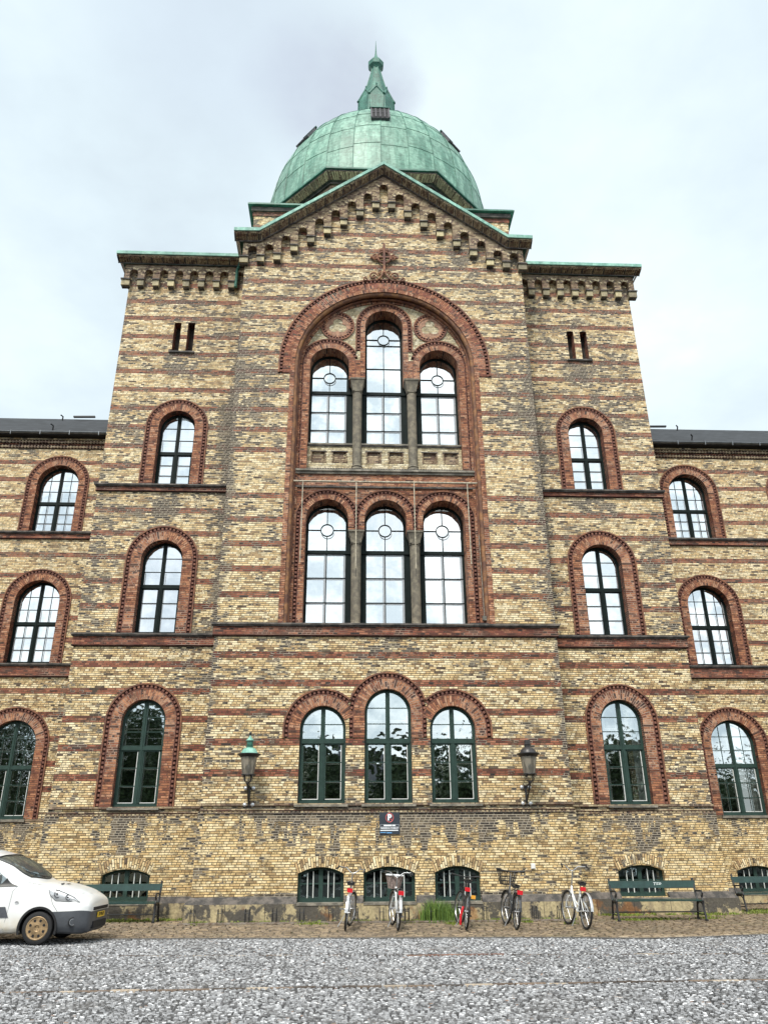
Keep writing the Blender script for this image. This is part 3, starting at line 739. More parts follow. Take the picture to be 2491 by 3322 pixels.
# columns
def column(x, z0, zc, z1, y):
    o = empty_part = None
    mb = MB(); mb.lathe([(.145, zc), (.135, z0+.16)][::-1], (x, y, 0), 20, mat='column')
    sh = mb.build('column', None, B, smooth=True)
    mb = MB(); k = 6
    for i in range(k):
        f0, f1 = i/k, (i+1)/k
        w0 = .145 + .075*f0**1.6; w1 = .145 + .075*f1**1.6
        a = zc+.03 + (z1-.05-zc-.03)*f0; b = zc+.03 + (z1-.05-zc-.03)*f1
        q0 = [(x-w0, y-w0, a), (x+w0, y-w0, a), (x+w0, y+w0, a), (x-w0, y+w0, a)]; q1 = [(x-w1, y-w1, b), (x+w1, y-w1, b), (x+w1, y+w1, b), (x-w1, y+w1, b)]
        for j in range(4): mb.face([q0[j], q0[(j+1) % 4], q1[(j+1) % 4], q1[j]], 'column')
    mb.box(x-.235, x+.235, y-.235, y+.235, z1-.05, z1, 'column')
    mb.tube([(x+.148*math.cos(2*PI*i/20), y+.148*math.sin(2*PI*i/20), zc+.01) for i in range(20)], .022, 6, 'column', closed=True)
    mb.build('capital', None, sh)
    mb = MB(); mb.lathe([(.14, z0+.17), (.16, z0+.15), (.175, z0+.12), (.15, z0+.09), (.19, z0+.06), (.20, z0+.03), (.2, z0)][::-1], (x, y, 0), 20, mat='column'); mb.build('column_base', None, sh, smooth=True)
for x in (-.85, .85):
    column(x, 7.17, 9.66, 10.055, .56); column(x, 12.0, 14.72, 15.175, .46)
# panel zone under the upper windows, set back behind the columns
YP = .52
mb = MB(); hs = []
for a, b in ((-2.33, -1.05), (-.67, .67), (1.05, 2.33)):
    w = (b-a)/2
    for k in range(2):
        c = a + w*(k+.5); hs.append([(c-.20, 12.30), (c+.20, 12.30), (c+.20, 12.68), (c-.20, 12.68)])
plate(mb, [(-2.36, 12.0), (2.36, 12.0), (2.36, 12.88), (-2.36, 12.88)], hs, YP, .06, 'pale', 'frieze')
for h in hs:
    x0, x1, z0, z1 = h[0][0], h[1][0], h[0][1], h[2][1]
    mb.box(x0-.05, x1+.05, YP-.02, YP+.02, z1+.002, z1+.035, 'darkstone'); mb.box(x0-.035, x0-.003, YP-.012, YP+.02, z0, z1, 'frieze'); mb.box(x1+.003, x1+.035, YP-.012, YP+.02, z0, z1, 'frieze')
    mb.box(x0-.01, x1+.01, YP+.06, YP+.08, z0-.01, z1+.01, 'frieze'); mb.box(x0+.05, x1-.05, YP+.035, YP+.061, z0+.03, z1-.10, 'frieze')
mb.build('brick_panel', None, B)
mb = MB(); mb.box(-2.345, 2.345, YP-.06, YG, 12.90, 12.955, 'stone'); mb.box(-2.343, 2.343, YP-.035, YP+.02, 12.86, 12.899, 'darkstone'); mb.box(-2.345, 2.345, YR-.01, YG, 11.98, 12.019, 'stone'); mb.build('window_ledge', None, B)
mb = MB()
for i in range(60):
    x = -2.36 + 4.72*(i+.5)/60; mb.box(x-.028, x+.028, YR-.08, YR+.01, 11.96, 12.01, 'darkstone')
mb.box(-2.74, 2.74, YR-.13, YR+.02, 11.895, 11.955, 'stone'); mb.box(-2.70, 2.70, YR-.08, YR+.02, 11.82, 11.894, 'stone'); mb.box(-2.68, 2.68, YR-.03, YR+.02, 11.60, 11.819, 'red')
mb.box(-2.69, 2.69, YR-.05, YR+.02, 11.385, 11.44, 'darkstone')
mb.build('mid_cornice', None, B)
# awning rail with drop rods
mb = MB(); mb.tube([(-2.72, .12, 11.49), (2.72, .12, 11.49)], .028, 8, 'rail'); o = mb.build('rail', None, B, smooth=True)
for x in (-2.42, -.86, .83, 2.40):
    mb = MB(); mb.tube([(x, .10, 11.46), (x, .10, 8.95 if abs(x) > 2 else 8.8)], .016, 6, 'rail'); mb.tube([(x, .10, 8.8), (x+.01, .12, 8.55)], .008, 6, 'iron'); mb.build('drop_rod', None, o)
mb = MB(); mb.tube([(2.66, .12, 9.85), (2.68, .1, 7.45)], .016, 6, 'pipe'); mb.box(2.62, 2.72, .02, .14, 7.3, 7.42, 'stone'); mb.box(2.3, 2.85, .02, .1, 7.18, 7.22, 'iron'); mb.build('thin_pipe', None, B)
# trefoil medallions
def ringmesh(mb, cx, cz, r0, r1, y0, y1, mat, n=32):
    band(mb, [(cx+r0*math.cos(2*PI*i/n), cz+r0*math.sin(2*PI*i/n)) for i in range(n+1)], [(cx+r1*math.cos(2*PI*i/n), cz+r1*math.sin(2*PI*i/n)) for i in range(n+1)], y0, y1, mat)
for cx in (-1.50, 1.50):
    cz = 17.19; mb = MB()
    ringmesh(mb, cx, cz, .375, .43, YR-.03, YR+.01, 'arch'); ringmesh(mb, cx, cz, .43, .505, YR-.012, YR+.01, 'dogdark'); ringmesh(mb, cx, cz, .505, .55, YR-.045, YR+.01, 'roll')
    teeth(mb, [(cx+.467*math.cos(2*PI*i/40), cz+.467*math.sin(2*PI*i/40)) for i in range(41)], .065, YR-.038, YR, .095, 'dogtooth')
    # the field around the trefoil is red, the trefoil itself pale
    out = [(cx+.376*math.cos(2*PI*i/60), cz+.376*math.sin(2*PI*i/60)) for i in range(60)]
    tre = []
    for i in range(90):
        a = 2*PI*i/90; best = 0
        for k in range(3):
            b = PI/2 + k*2*PI/3; d = .145; dx = math.cos(a-b); s_ = d*dx; disc = .155**2 - d*d + s_*s_
            if disc > 0: best = max(best, s_ + math.sqrt(disc))
        tre.append((cx+best*math.cos(a), cz+best*math.sin(a)))
    plate(mb, out, [tre], YR-.016, .012, 'tref', 'roll')
    mb.build('medallion', None, B)
# iron-like terracotta cross above the great arch
def spiral(cx, cz, r0, turns, a0, dirn, n=26):
    return [(cx + r0*(1-.75*i/n)*math.cos(a0+dirn*2*PI*turns*i/n), -.075, cz + r0*(1-.75*i/n)*math.sin(a0+dirn*2*PI*turns*i/n)) for i in range(n+1)]
mb = MB(); zc = 19.72
mb.tube([(.215*math.cos(2*PI*i/28), -.08, zc+.23*math.sin(2*PI*i/28)) for i in range(28)], .04, 8, 'roll', closed=True)
mb.obox((0, -.08, 19.68), (.036, 0, 0), (0, .04, 0), (0, 0, .62), 'roll'); mb.obox((0, -.08, zc), (.22, 0, 0), (0, .036, 0), (0, 0, .033), 'roll')
for sx in (-1, 1):
    for (dx, dz) in ((.30, .06), (.30, -.06), (.36, 0)):
        mb.tube([(sx*(dx+.045*math.cos(2*PI*i/12)), -.085, zc+dz+.045*math.sin(2*PI*i/12)) for i in range(12)], .026, 6, 'roll', closed=True)
    mb.obox((sx*.36, -.07, zc), (.10, 0, 0), (0, .03, 0), (0, 0, .035), 'roll')
    mb.obox((sx*.10, -.07, zc+.32), (.045, 0, .01), (0, .03, 0), (0, 0, .04), 'roll')
    mb.tube([(sx*.03, -.075, 19.12), (sx*.06, -.08, 18.98), (sx*.13, -.08, 18.87), (sx*.19, -.08, 18.80)], .035, 8, 'roll')
    mb.tube([(sx*(.36)+ (p[0]), p[1], p[2]) for p in spiral(0, 18.93, .15, 1.25, PI if sx > 0 else 0, -sx)], .028, 8, 'roll')
    mb.tube([(sx*.135+p[0], p[1], p[2]) for p in spiral(0, 19.10, .075, 1.1, -PI/2, sx)], .022, 6, 'roll')
    mb.tube([(sx*.60+p[0], p[1], p[2]) for p in spiral(0, 18.80, .085, 1.1, PI/2, -sx)], .024, 6, 'roll')
mb.obox((0, -.07, 20.08), (.05, 0, 0), (0, .03, 0), (0, 0, .06), 'roll'); mb.obox((0, -.06, 20.2), (.02, 0, 0), (0, .02, 0), (0, 0, .05), 'roll')
mb.build('terracotta_cross', None, B, smooth=True)

# --- gable frieze with stepped little arches and corbels
def niche_outline(xs, tops, hw, bots, top_pts, x0, x1):
    """comb outline: xs niche centres, tops arch tops, bots pier bottoms (len+1)"""
    P = [(x0, bots[0])]
    for i, (x, t) in enumerate(zip(xs, tops)):
        P.append((x-hw, bots[i]))
        sp = t - hw
        P += [(x - hw*math.cos(PI*k/8), sp + hw*math.sin(PI*k/8)) for k in range(9)]
        P.append((x+hw, bots[i+1]))
    P.append((x1, bots[-1])); P += top_pts
    return P
def extrude_plate(mb, P, y0, y1, mat):
    plate(mb, P, [], y0, 0, mat)
    for i in range(len(P)):
        a, b = P[i], P[(i+1) % len(P)]; mb.face([(a[0], y0, a[1]), (a[0], y1, a[1]), (b[0], y1, b[1]), (b[0], y0, b[1])], mat)
xs = [-4.35, -3.81] + [-.545*k for k in range(6, 0, -1)] + [0] + [.545*k for k in range(1, 7)] + [3.81, 4.35]
tp = {0: 22.83, 1: 22.40, 2: 22.02, 3: 21.60, 4: 21.21, 5: 20.80, 6: 20.42}
def toph(x):
    k = round(abs(x)/.545)
    return 20.03 if 3.7 < abs(x) < 4 else (19.94 if abs(x) > 4 else tp[k])
tops = [toph(x) for x in xs]
bots = [19.50] + [min(tops[i], tops[i+1]) - .38 for i in range(len(xs)-1)] + [19.50]
topline = [(4.66, 20.30), (4.18, 20.30), (0, 23.42), (-4.18, 20.30), (-4.66, 20.30)]
mb = MB(); extrude_plate(mb, niche_outline(xs, tops, .15, bots, topline, -4.66, 4.66), -.20, .0, 'frieze')
gf = mb.build('gable_frieze', None, B)
# little raised brick rims over each niche
for x, t in zip(xs, tops):
    mb = MB(); sp = t-.15; band(mb, arch_pts(x, .152, sp-.0, sp, 10)[1:-1], arch_pts(x, .25, sp, sp, 10)[1:-1], -.213, -.195, 'frieze_uv'); mb.build('arch_rim', None, gf)
def corbel(parent, x, z, y, w=.125, h=.22, d=.20, corner=0):
    mb = MB(); mb.box(x-w-.02, x+w+.02, y-d-.02, y, z+.0, z+.045, 'darkstone')
    mb.box(x-w, x+w, y-d+.02, y, z-h, z-.0, 'corbel'); mb.box(x-w+.012, x+w-.012, y-d+.08, y, z-h-.03, z-h-.001, 'darkstone')
    mb.build('corbel', None, parent)
for i in range(len(xs)+1):
    if i == 0: x = -4.62
    elif i == len(xs): x = 4.62
    else: x = (xs[i-1]+xs[i])/2
    corbel(gf, x, bots[i], -.0, .12 if 0 < i < len(xs) else .14, h=.21, d=.20)
# sloping cornice: copper edge over slanted bricks
def cornice(path, y_wall, proj, hcop, hbr, name='cornice', mat='copperedge'):
    """path: list of (x,z) of the upper outer edge, left to right"""
    mbc, mbb = MB(), MB(); yo = y_wall - proj
    s = 0
    for i in range(len(path)-1):
        a, b = path[i], path[i+1]; L = math.hypot(b[0]-a[0], b[1]-a[1])
        def q(p, dz): return (p[0], p[1]+dz)
        k = max(1, int(L/.6))
        for j in range(k):
            f0, f1 = j/k, (j+1)/k
            A = (a[0]+(b[0]-a[0])*f0, a[1]+(b[1]-a[1])*f0); Bq = (a[0]+(b[0]-a[0])*f1, a[1]+(b[1]-a[1])*f1)
            sh = random.random()
            mbc.face([(A[0], yo, A[1]-hcop), (Bq[0], yo, Bq[1]-hcop), (Bq[0], yo, Bq[1]), (A[0], yo, A[1])], mat, sh=sh)
            mbc.face([(A[0], yo, A[1]), (Bq[0], yo, Bq[1]), (Bq[0], y_wall+1.25, Bq[1]+.06), (A[0], y_wall+1.25, A[1]+.06)], mat, sh=sh)
            mbc.face([(A[0], yo, A[1]-hcop), (A[0], yo+.06, A[1]-hcop), (Bq[0], yo+.06, Bq[1]-hcop), (Bq[0], yo, Bq[1]-hcop)], mat)
            u0, u1 = s+L*f0, s+L*f1; z1, z2 = -hcop, -hcop-.05
            mbb.face([(A[0], yo+.05, A[1]+z1), (A[0], yo+.05, A[1]+z2), (Bq[0], yo+.05, Bq[1]+z2), (Bq[0], yo+.05, Bq[1]+z1)], 'frieze', uv=[(u0,0),(u0,.1),(u1,.1),(u1,0)])
            mbb.face([(A[0], yo+.05, A[1]+z2), (A[0], y_wall-.26, A[1]-hcop-hbr), (Bq[0], y_wall-.26, Bq[1]-hcop-hbr), (Bq[0], yo+.05, Bq[1]+z2)], 'frieze_uv', uv=[(u0,0),(u0,.4),(u1,.4),(u1,0)])
            mbb.face([(A[0], y_wall-.26, A[1]-hcop-hbr), (A[0], y_wall-.26, A[1]-hcop-hbr-.05), (Bq[0], y_wall-.26, Bq[1]-hcop-hbr-.05), (Bq[0], y_wall-.26, Bq[1]-hcop-hbr)], 'darkstone')
        # slanted brick fins
        nb = int(L/.075); n = Vector((b[0]-a[0], 0, b[1]-a[1])).normalized()
        for j in range(nb):
            f = (j+.5)/nb; px, pz = a[0]+(b[0]-a[0])*f, a[1]+(b[1]-a[1])*f
            p0 = Vector((px, yo+.08, pz-hcop-.065)); p1 = Vector((px, y_wall-.25, pz-hcop-hbr+.01)); c = (p0+p1)/2; d = (p1-p0)/2
            mbb.obox(c, n*.021, d, Vector((0, -d.z, d.y)).normalized()*.022, 'frieze' if (j*7) % 5 else 'darkstone')
        s += L
    for (p, sg) in ((path[0], -1), (path[-1], 1)):
        mbb.face([(p[0], yo+.05, p[1]-hcop), (p[0]-sg*.16, y_wall-.26, p[1]-hcop-hbr-.05), (p[0]-sg*.16, y_wall+1.25, p[1]-hcop-hbr-.05), (p[0], y_wall+1.25, p[1]-hcop)], 'frieze')
        mbc.face([(p[0], yo, p[1]-hcop), (p[0], yo, p[1]), (p[0], y_wall+1.25, p[1]), (p[0], y_wall+1.25, p[1]-hcop)], mat)
    o = mbb.build(name, None, B); mbc.build('copper_flashing', None, o); return o
cornice([(-4.95, 20.42), (-4.12, 20.44), (0, 23.58), (4.12, 20.44), (4.95, 20.42)], 0, .54, .13, .17)

# --- towers either side
slots = [(-6.96, -6.73), (-6.51, -6.28)]
for sx in (-1, 1):
    X = lambda a, b: tuple(sorted((sx*a, sx*b)))
    mb = MB(); cx = sx*6.5
    W3 = [(2.62, 4.78, .585, 1.02), (7.20, 9.40, .60, 1.045), (11.82, 13.85, .56, .97)]
    x0, x1 = X(4.6, 8.65)
    hl = [arch_pts(cx, hw, z0-.02, sp, 24) for z0, sp, hw, ro in W3]
    for a, b in slots:
        aa, bb = sorted((-sx*a, -sx*b)); hl.append([(aa, 16.68), (bb, 16.68), (bb, 17.82), (aa, 17.82)])
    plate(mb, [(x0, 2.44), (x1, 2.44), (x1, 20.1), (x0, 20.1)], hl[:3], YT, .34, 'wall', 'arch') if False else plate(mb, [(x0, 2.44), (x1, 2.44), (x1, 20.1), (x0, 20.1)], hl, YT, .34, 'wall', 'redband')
    mb.face([(sx*8.65, YT, 2.4), (sx*8.65, 9.5, 2.4), (sx*8.65, 9.5, 20.1), (sx*8.65, YT, 20.1)], 'wall')
    mb.build('tower_wall', None, B)
    mb = MB(); x0b, x1b = X(4.6, 8.70)
    plate(mb, [(x0b, .40), (x1b, .40), (x1b, 2.44), (x0b, 2.44)], [arch_pts(cx, .60, .44, 1.03, 12, .14)], YT-.045, .24, 'wall')
    mb.face([(x0b, YT-.045, 2.44), (x1b, YT-.045, 2.44), (x1, YT, 2.5), (x0, YT, 2.5)], 'frieze')
    mb.face([(sx*8.70, YT-.045, .4), (sx*8.70, 9, .4), (sx*8.70, 9, 2.44), (sx*8.70, YT-.045, 2.44)], 'wall')
    mb.build('basement_wall', None, B)
    window(cx, .60, .44, 1.03, YT+.10, 'base', rise=.14, back='dark', gmat='glassbase'); seg_arch(cx, .60, YT-.045)
    plinth(x0b if sx < 0 else x0b+.2, x1b if sx > 0 else x1b-.2, YT, [(cx, .60)], .40)
    courses(x0, x1, YT)
    for k, (z0, sp, hw, ro) in enumerate(W3):
        window(cx, hw, z0, sp, YT+.27 if k else YT+.16, 'cross', 3, 3, 1, [4.09, 8.63, 13.0][k], back=('half' if sx > 0 else 'dark') if k == 0 else 'curtain', gmat='glasslow' if k == 0 else 'glass', fmat='green' if k == 0 else 'greendark', sill=(2.545, 2.60, YT-.10) if k == 0 else None)
        surround(B, cx, hw, z0, sp, ro, YT)
    e0, e1 = (x0-.09, x1-.02) if sx < 0 else (x0+.02, x1+.09)
    cap_course(e0, e1, YT, 7.17, 6.82); cap_course(e0, e1, YT, 11.79, 11.56)
    mb = MB()
    for a, b in slots: mb.box(*sorted((-sx*a+.0, -sx*b)), YT+.341, YT+.36, 16.6, 17.9, 'slot')
    mb.build('slot_backing', None, B)
    mb = MB(); mb.box(*X(6.20, 7.04), YT-.07, YT+.05, 16.60, 16.66, 'darkstone'); mb.build('slot_sill', None, B)
    # frieze
    nx = [sx*(8.49-.51*k) for k in range(8)]; nx.sort()
    bt = [19.43]*9
    mb = MB(); xa, xb = (-8.80, -4.62) if sx < 0 else (4.62, 8.80)
    extrude_plate(mb, niche_outline(nx, [19.85]*8, .14, bt, [(xb, 20.08), (xa, 20.08)], xa, xb), YT-.19, YT, 'frieze')
    mb.face([(sx*8.80, YT-.22, 19.47), (sx*8.80, 9, 19.47), (sx*8.80, 9, 20.08), (sx*8.80, YT-.22, 20.08)], 'frieze')
    tf = mb.build('tower_frieze', None, B)
    for x in nx:
        mb = MB(); band(mb, arch_pts(x, .142, 19.71, 19.71, 10)[1:-1], arch_pts(x, .235, 19.71, 19.71, 10)[1:-1], YT-.203, YT-.185, 'frieze_uv'); mb.build('arch_rim', None, tf)
    for k in range(9):
        x = sx*(8.745-.51*k) if k else sx*8.74
        if k == 8: continue
        corbel(tf, x, 19.43, YT, .105 if k else .14, h=.22, d=.20)
    pth = [(-9.05, 20.35), (-4.7, 20.35)] if sx < 0 else [(4.7, 20.35), (9.05, 20.35)]
    cornice(pth, YT, .55, .12, .13)
    # copper roof behind the cornice
    mb = MB(); rx0, rx1 = X(4.6, 9.05); mb.face([(rx0, YT+.85, 20.39), (rx1, YT+.85, 20.39), (rx1, 9.5, 21.3), (rx0, 9.5, 21.3)], 'copperedge')
    mb.build('tower_roof', None, B)
mb = MB(); mb.tube([(-4.86, .72, 20.3), (-4.93, .86, 20.0), (-5.0, .95, 19.9), (-5.02, 1.0, 19.25)], .05, 8, 'copperdark'); mb.tube([(-5.02, 1.0, 19.30), (-5.02, 1.0, 19.22)], .062, 8, 'copperdark'); mb.build('downpipe', None, B, smooth=True)

# --- wings
for sx in (-1, 1):
    X = lambda a, b: tuple(sorted((sx*a, sx*b)))
    WX = [11.45, 15.5]
    W3 = [(2.50, 4.67, .735, 1.15), (7.22, 9.30, .735, 1.13), (11.80, 13.67, .72, 1.10)]
    x0, x1 = X(8.6, 18.0)
    hl = [arch_pts(sx*wx, hw, z0-.02, sp, 24) for wx in WX for z0, sp, hw, ro in W3]
    mb = MB(); plate(mb, [(x0, 2.40), (x1, 2.40), (x1, 15.75), (x0, 15.75)], hl, YW, .34, 'wall', 'redband')
    mb.face([(sx*18, YW, 0), (sx*18, 13, 0), (sx*18, 13, 15.75), (sx*18, YW, 15.75)], 'wall')
    mb.build('wing_wall', None, B)
    mb = MB(); plate(mb, [(x0, .30), (x1, .30), (x1, 2.40), (x0, 2.40)], [arch_pts(sx*wx, .63, .34, .92, 12, .14) for wx in WX], YW-.045, .24, 'wall')
    mb.face([(x0, YW-.045, 2.40), (x1, YW-.045, 2.40), (x1, YW, 2.46), (x0, YW, 2.46)], 'frieze'); mb.build('basement_wall', None, B)
    plinth(x0+.2, x1-.2, YW, [(sx*wx, .63) for wx in WX], .30)
    mb = MB(); mb.box(x0, x1, YW-.05, YW, 2.44, 2.49, 'frieze'); mb.build('brick_course', None, B)
    for wx in WX:
        cx = sx*wx
        window(cx, .63, .34, .92, YW+.10, 'base', rise=.14, back='dark', gmat='glassbase')
        mb = MB(); band(mb, arch_pts(cx, .63, .92, .92, 16, .14)[1:-1], [(cx+(p[0]-cx)*1.17, p[1]+.235) for p in arch_pts(cx, .63, .92, .92, 16, .14)[1:-1]], YW-.057, YW-.03, 'arch_yel'); mb.build('flat_arch', None, B)
        for k, (z0, sp, hw, ro) in enumerate(W3):
            window(cx, hw, z0, sp, YW+.27 if k else YW+.16, 'cross', 3, 3, 2, [3.98, 8.58, 12.98][k], back=('half' if sx > 0 else 'dark') if k == 0 else 'curtain', gmat='glasslow' if k == 0 else 'glass', fmat='green' if k == 0 else 'greendark', sill=(2.42, 2.49, YW-.10) if k == 0 else None)
            surround(B, cx, hw, z0, sp, ro, YW)
    cap_course(x0, x1, YW, 7.19, 6.76); cap_course(x0, x1, YW, 11.79, 11.52)
    mb = MB()
    for zz in (15.33, 15.13):
        mb.box(x0, x1, YW-.035, YW, zz-.075, zz-.06, 'dogdark'); mb.box(x0, x1, YW-.05, YW, zz+.05, zz+.07, 'dogdark'); mb.box(x0, x1, YW-.008, YW, zz-.059, zz+.049, 'dogdark')
        k = int((x1-x0)/.115)
        for i in range(k):
            x = x0 + (x1-x0)*(i+.5)/k; c = Vector((x, YW-.02, zz-.005)); mb.obox(c, (.033, 0, .033), (0, .03, 0), (-.033, 0, .033), 'frieze')
    mb.build('zigzag_band', None, B)
    # roof, gutter
    mb = MB(); ze, zr, yr = 15.56, 18.62, 9.1
    mb.face([(x0, YW-.28, ze), (x1, YW-.28, ze), (x1, yr, zr), (x0, yr, zr)], 'slate'); mb.face([(x0, 13.5, ze), (x1, 13.5, ze), (x1, yr, zr), (x0, yr, zr)][::-1], 'slate')
    mb.face([(sx*18, YW, 15.7), (sx*18, 13, 15.7), (sx*18, yr, zr)], 'wall')
    mb.box(x0, x1, YW-.26, YW+.02, 15.50, 15.54, 'black'); rf = mb.build('slate_roof', None, B)  # black strip under the eaves stands in for the gutter's shadow line
    mb = MB(); k = 7
    prof = [(YW-.36+.075-.075*math.cos(PI*i/k), 15.58-.05*math.sin(PI*i/k)) for i in range(k+1)]
    for i in range(k): mb.face([(x0, prof[i][0], prof[i][1]), (x1, prof[i][0], prof[i][1]), (x1, prof[i+1][0], prof[i+1][1]), (x0, prof[i+1][0], prof[i+1][1])], 'zinc')
    mb.tube([(x0, YW-.36, 15.58), (x1, YW-.36, 15.58)], .016, 6, 'zinc')
    for i in range(9):
        x = x0 + (x1-x0)*(i+.5)/9; mb.box(x-.012, x+.012, YW-.385, YW-.35, 15.46, 15.62, 'zinc')
    mb.build('gutter', None, rf)
    sl = (zr-ze)/(yr-YW+.28)
    for x, y in ((sx*13.15, 8.6), (sx*10.6, 8.6), (sx*12.2, 5.6)):
        mb = MB(); z = ze+sl*(y-YW+.28); mb.tube([(x, y, z), (x+.02, y-.05, z+.16), (x-.06, y-.12, z+.2)], .03, 6, 'iron'); mb.build('roof_hook', None, rf)
    mb = MB(); x = sx*12.4; mb.obox((x, 8.95, zr+.04), (.45, 0, .01), (0, .05, 0), (0, 0, .03), 'iron'); mb.build('roof_ladder_rail', None, rf)

# --- attic, drum, dome, spire
mb = MB()
mb.face([(-4.62, 1.22, 19), (4.62, 1.22, 19), (4.62, 1.22, 23.0), (-4.62, 1.22, 23.0)], 'wall')
for sx in (-1, 1): mb.face([(sx*4.62, 1.22, 19), (sx*4.62, 10.5, 19), (sx*4.62, 10.5, 23.0), (sx*4.62, 1.22, 23.0)], 'wall')
mb.box(-4.66, 4.66, 1.19, 10.5, 22.62, 22.80, 'redband'); mb.box(-4.72, 4.72, 1.12, 10.6, 22.801, 22.98, 'darkstone'); at_ = mb.build('attic_wall', None, B)
mb = MB(); mb.box(-4.84, 4.84, 1.0, 10.7, 22.99, 23.05, 'copperdark'); mb.box(-4.80, 4.80, 1.04, 10.7, 23.051, 23.10, 'copperdark'); mb.build('attic_coping', None, at_)
CY = 6.1
def octa(mb, r_in0, z0, r_in1, z1, mat, uvm=False):
    for k in range(8):
        a0, a1 = PI/8 + k*PI/4, PI/8 + (k+1)*PI/4; R0, R1 = r_in0/math.cos(PI/8), r_in1/math.cos(PI/8); L = 2*R0*math.sin(PI/8)
        mb.face([(R0*math.cos(a0), CY+R0*math.sin(a0), z0), (R0*math.cos(a1), CY+R0*math.sin(a1), z0), (R1*math.cos(a1), CY+R1*math.sin(a1), z1), (R1*math.cos(a0), CY+R1*math.sin(a0), z1)], mat, uv=[(0, 0), (L, 0), (L, .4), (0, .4)])
mb = MB(); octa(mb, 4.55, 22.9, 4.55, 24.66, 'frieze')
octa(mb, 4.62, 24.58, 4.62, 24.66, 'darkstone'); octa(mb, 4.62, 24.66, 4.72, 24.66, 'darkstone'); octa(mb, 4.72, 24.66, 4.96, 24.86, 'frieze_uv'); octa(mb, 4.96, 24.86, 4.96, 24.92, 'darkstone')
for k in range(8):
    a = k*PI/4; nrm = Vector((math.cos(a), math.sin(a), 0)); tg = Vector((-math.sin(a), math.cos(a), 0))
    for j in range(46):
        t_ = (j-22.5)/46*3.95; p0 = nrm*4.94 + tg*t_ + Vector((0, CY, 24.845)); p1 = nrm*4.73 + tg*t_*.96 + Vector((0, CY, 24.665))
        mb.obox((p0+p1)/2, tg*.02, (p1-p0)/2, Vector((nrm.x*.012, nrm.y*.012, -.015)), 'corbel' if j % 4 else 'frieze')
    for t_ in (-.9, .9):
        c = nrm*4.56 + tg*t_ + Vector((0, CY, 23.9)); mb.obox(c, tg*.5, nrm*.012, Vector((0, 0, .35)), 'redband')
dr = mb.build('dome_drum', None, B)
mb = MB(); octa(mb, 5.03, 24.93, 5.03, 25.0, 'copperdark'); octa(mb, 5.03, 25.0, 4.3, 25.22, 'copperdark'); octa(mb, 4.9, 24.925, 5.03, 24.93, 'copperdark'); mb.build('eaves_flashing', None, dr)
RD, HD, Z0D, YD = 4.86, 6.6, 25.1, 6.25
def dome_pt(a, t, off=0):
    r = (RD+off)*math.cos(t*PI/2)**1.03; z = Z0D + (HD+off)*math.sin(t*PI/2)**.80 + .45*t
    return Vector((r*math.sin(a), YD - r*math.cos(a), z))
NS = 28; TR = [0, .10, .21, .33, .455, .58, .70, .82, .93]
mb = MB()
for k in range(NS):
    for i in range(len(TR)-1):
        sh = random.random(); m_ = 3
        for q in range(m_):
            t0 = TR[i] + (TR[i+1]-TR[i])*q/m_; t1 = TR[i] + (TR[i+1]-TR[i])*(q+1)/m_
            a0, a1 = 2*PI*k/NS, 2*PI*(k+1)/NS; am = (a0+a1)/2
            for (b0, b1) in ((a0, am), (am, a1)): mb.face([dome_pt(b0, t0), dome_pt(b1, t0), dome_pt(b1, t1), dome_pt(b0, t1)], 'copper', sh=sh)
dome = mb.build('dome', None, B, smooth=False)
mb = MB()
for k in range(NS):
    a = 2*PI*k/NS; P = [dome_pt(a, t/24*.93, .012) for t in range(25)]; mb.tube(P, .016, 5, 'copperdark')
for i in range(1, len(TR)-1):
    for k in range(NS*2):
        a0, a1 = 2*PI*k/NS/2, 2*PI*(k+1)/NS/2; tt = TR[i] + (.012 if (k//2) % 2 else 0); mb.tube([dome_pt(a0, tt, .004), dome_pt(a1, tt, .004)], .009, 4, 'copperdark', cap=False)
mb.build('standing_seam', None, dome)
def dome_window(az, t0, t1, w, mat='lead'):
    c0, c1 = dome_pt(az, t0, -.02), dome_pt(az, t1, -.02); tg = Vector((math.cos(az), math.sin(az), 0)); up = (c1-c0); n = up.cross(tg).normalized()
    if n.z < 0: n = -n
    n0 = n
    mb = MB(); cc = (c0+c1)/2 + n0*(.05 if az == 0 else .0); mb.obox(cc, tg*w, up/2, n0*.07, mat)
    mb.obox(cc + up/2 + n0*.08, tg*(w+.06), up.normalized()*.03, n0*.05, 'copperdark')
    for sx in (-1, 1): mb.obox(cc + tg*sx*w + n0*.06, tg*.02, up/2, n0*.05, 'lead')
    o = mb.build('dome_window', None, dome)
    mb = MB(); mb.obox(cc + n0*.075, tg*(w-.05), up*.46, n0*.008, 'black')
    for k in (-.5, 0, .5): mb.obox(cc + tg*(w*k) + n0*.09, tg*.018, up*.46, n0*.01, 'lead')
    mb.obox(cc + n0*.09, tg*(w-.05), up.normalized()*.02, n0*.011, 'lead')
    mb.build('window_grille', None, o)
dome_window(.0, .262, .385, .36)
dome_window(-.84, .31, .41, .36); dome_window(.82, .30, .40, .36)
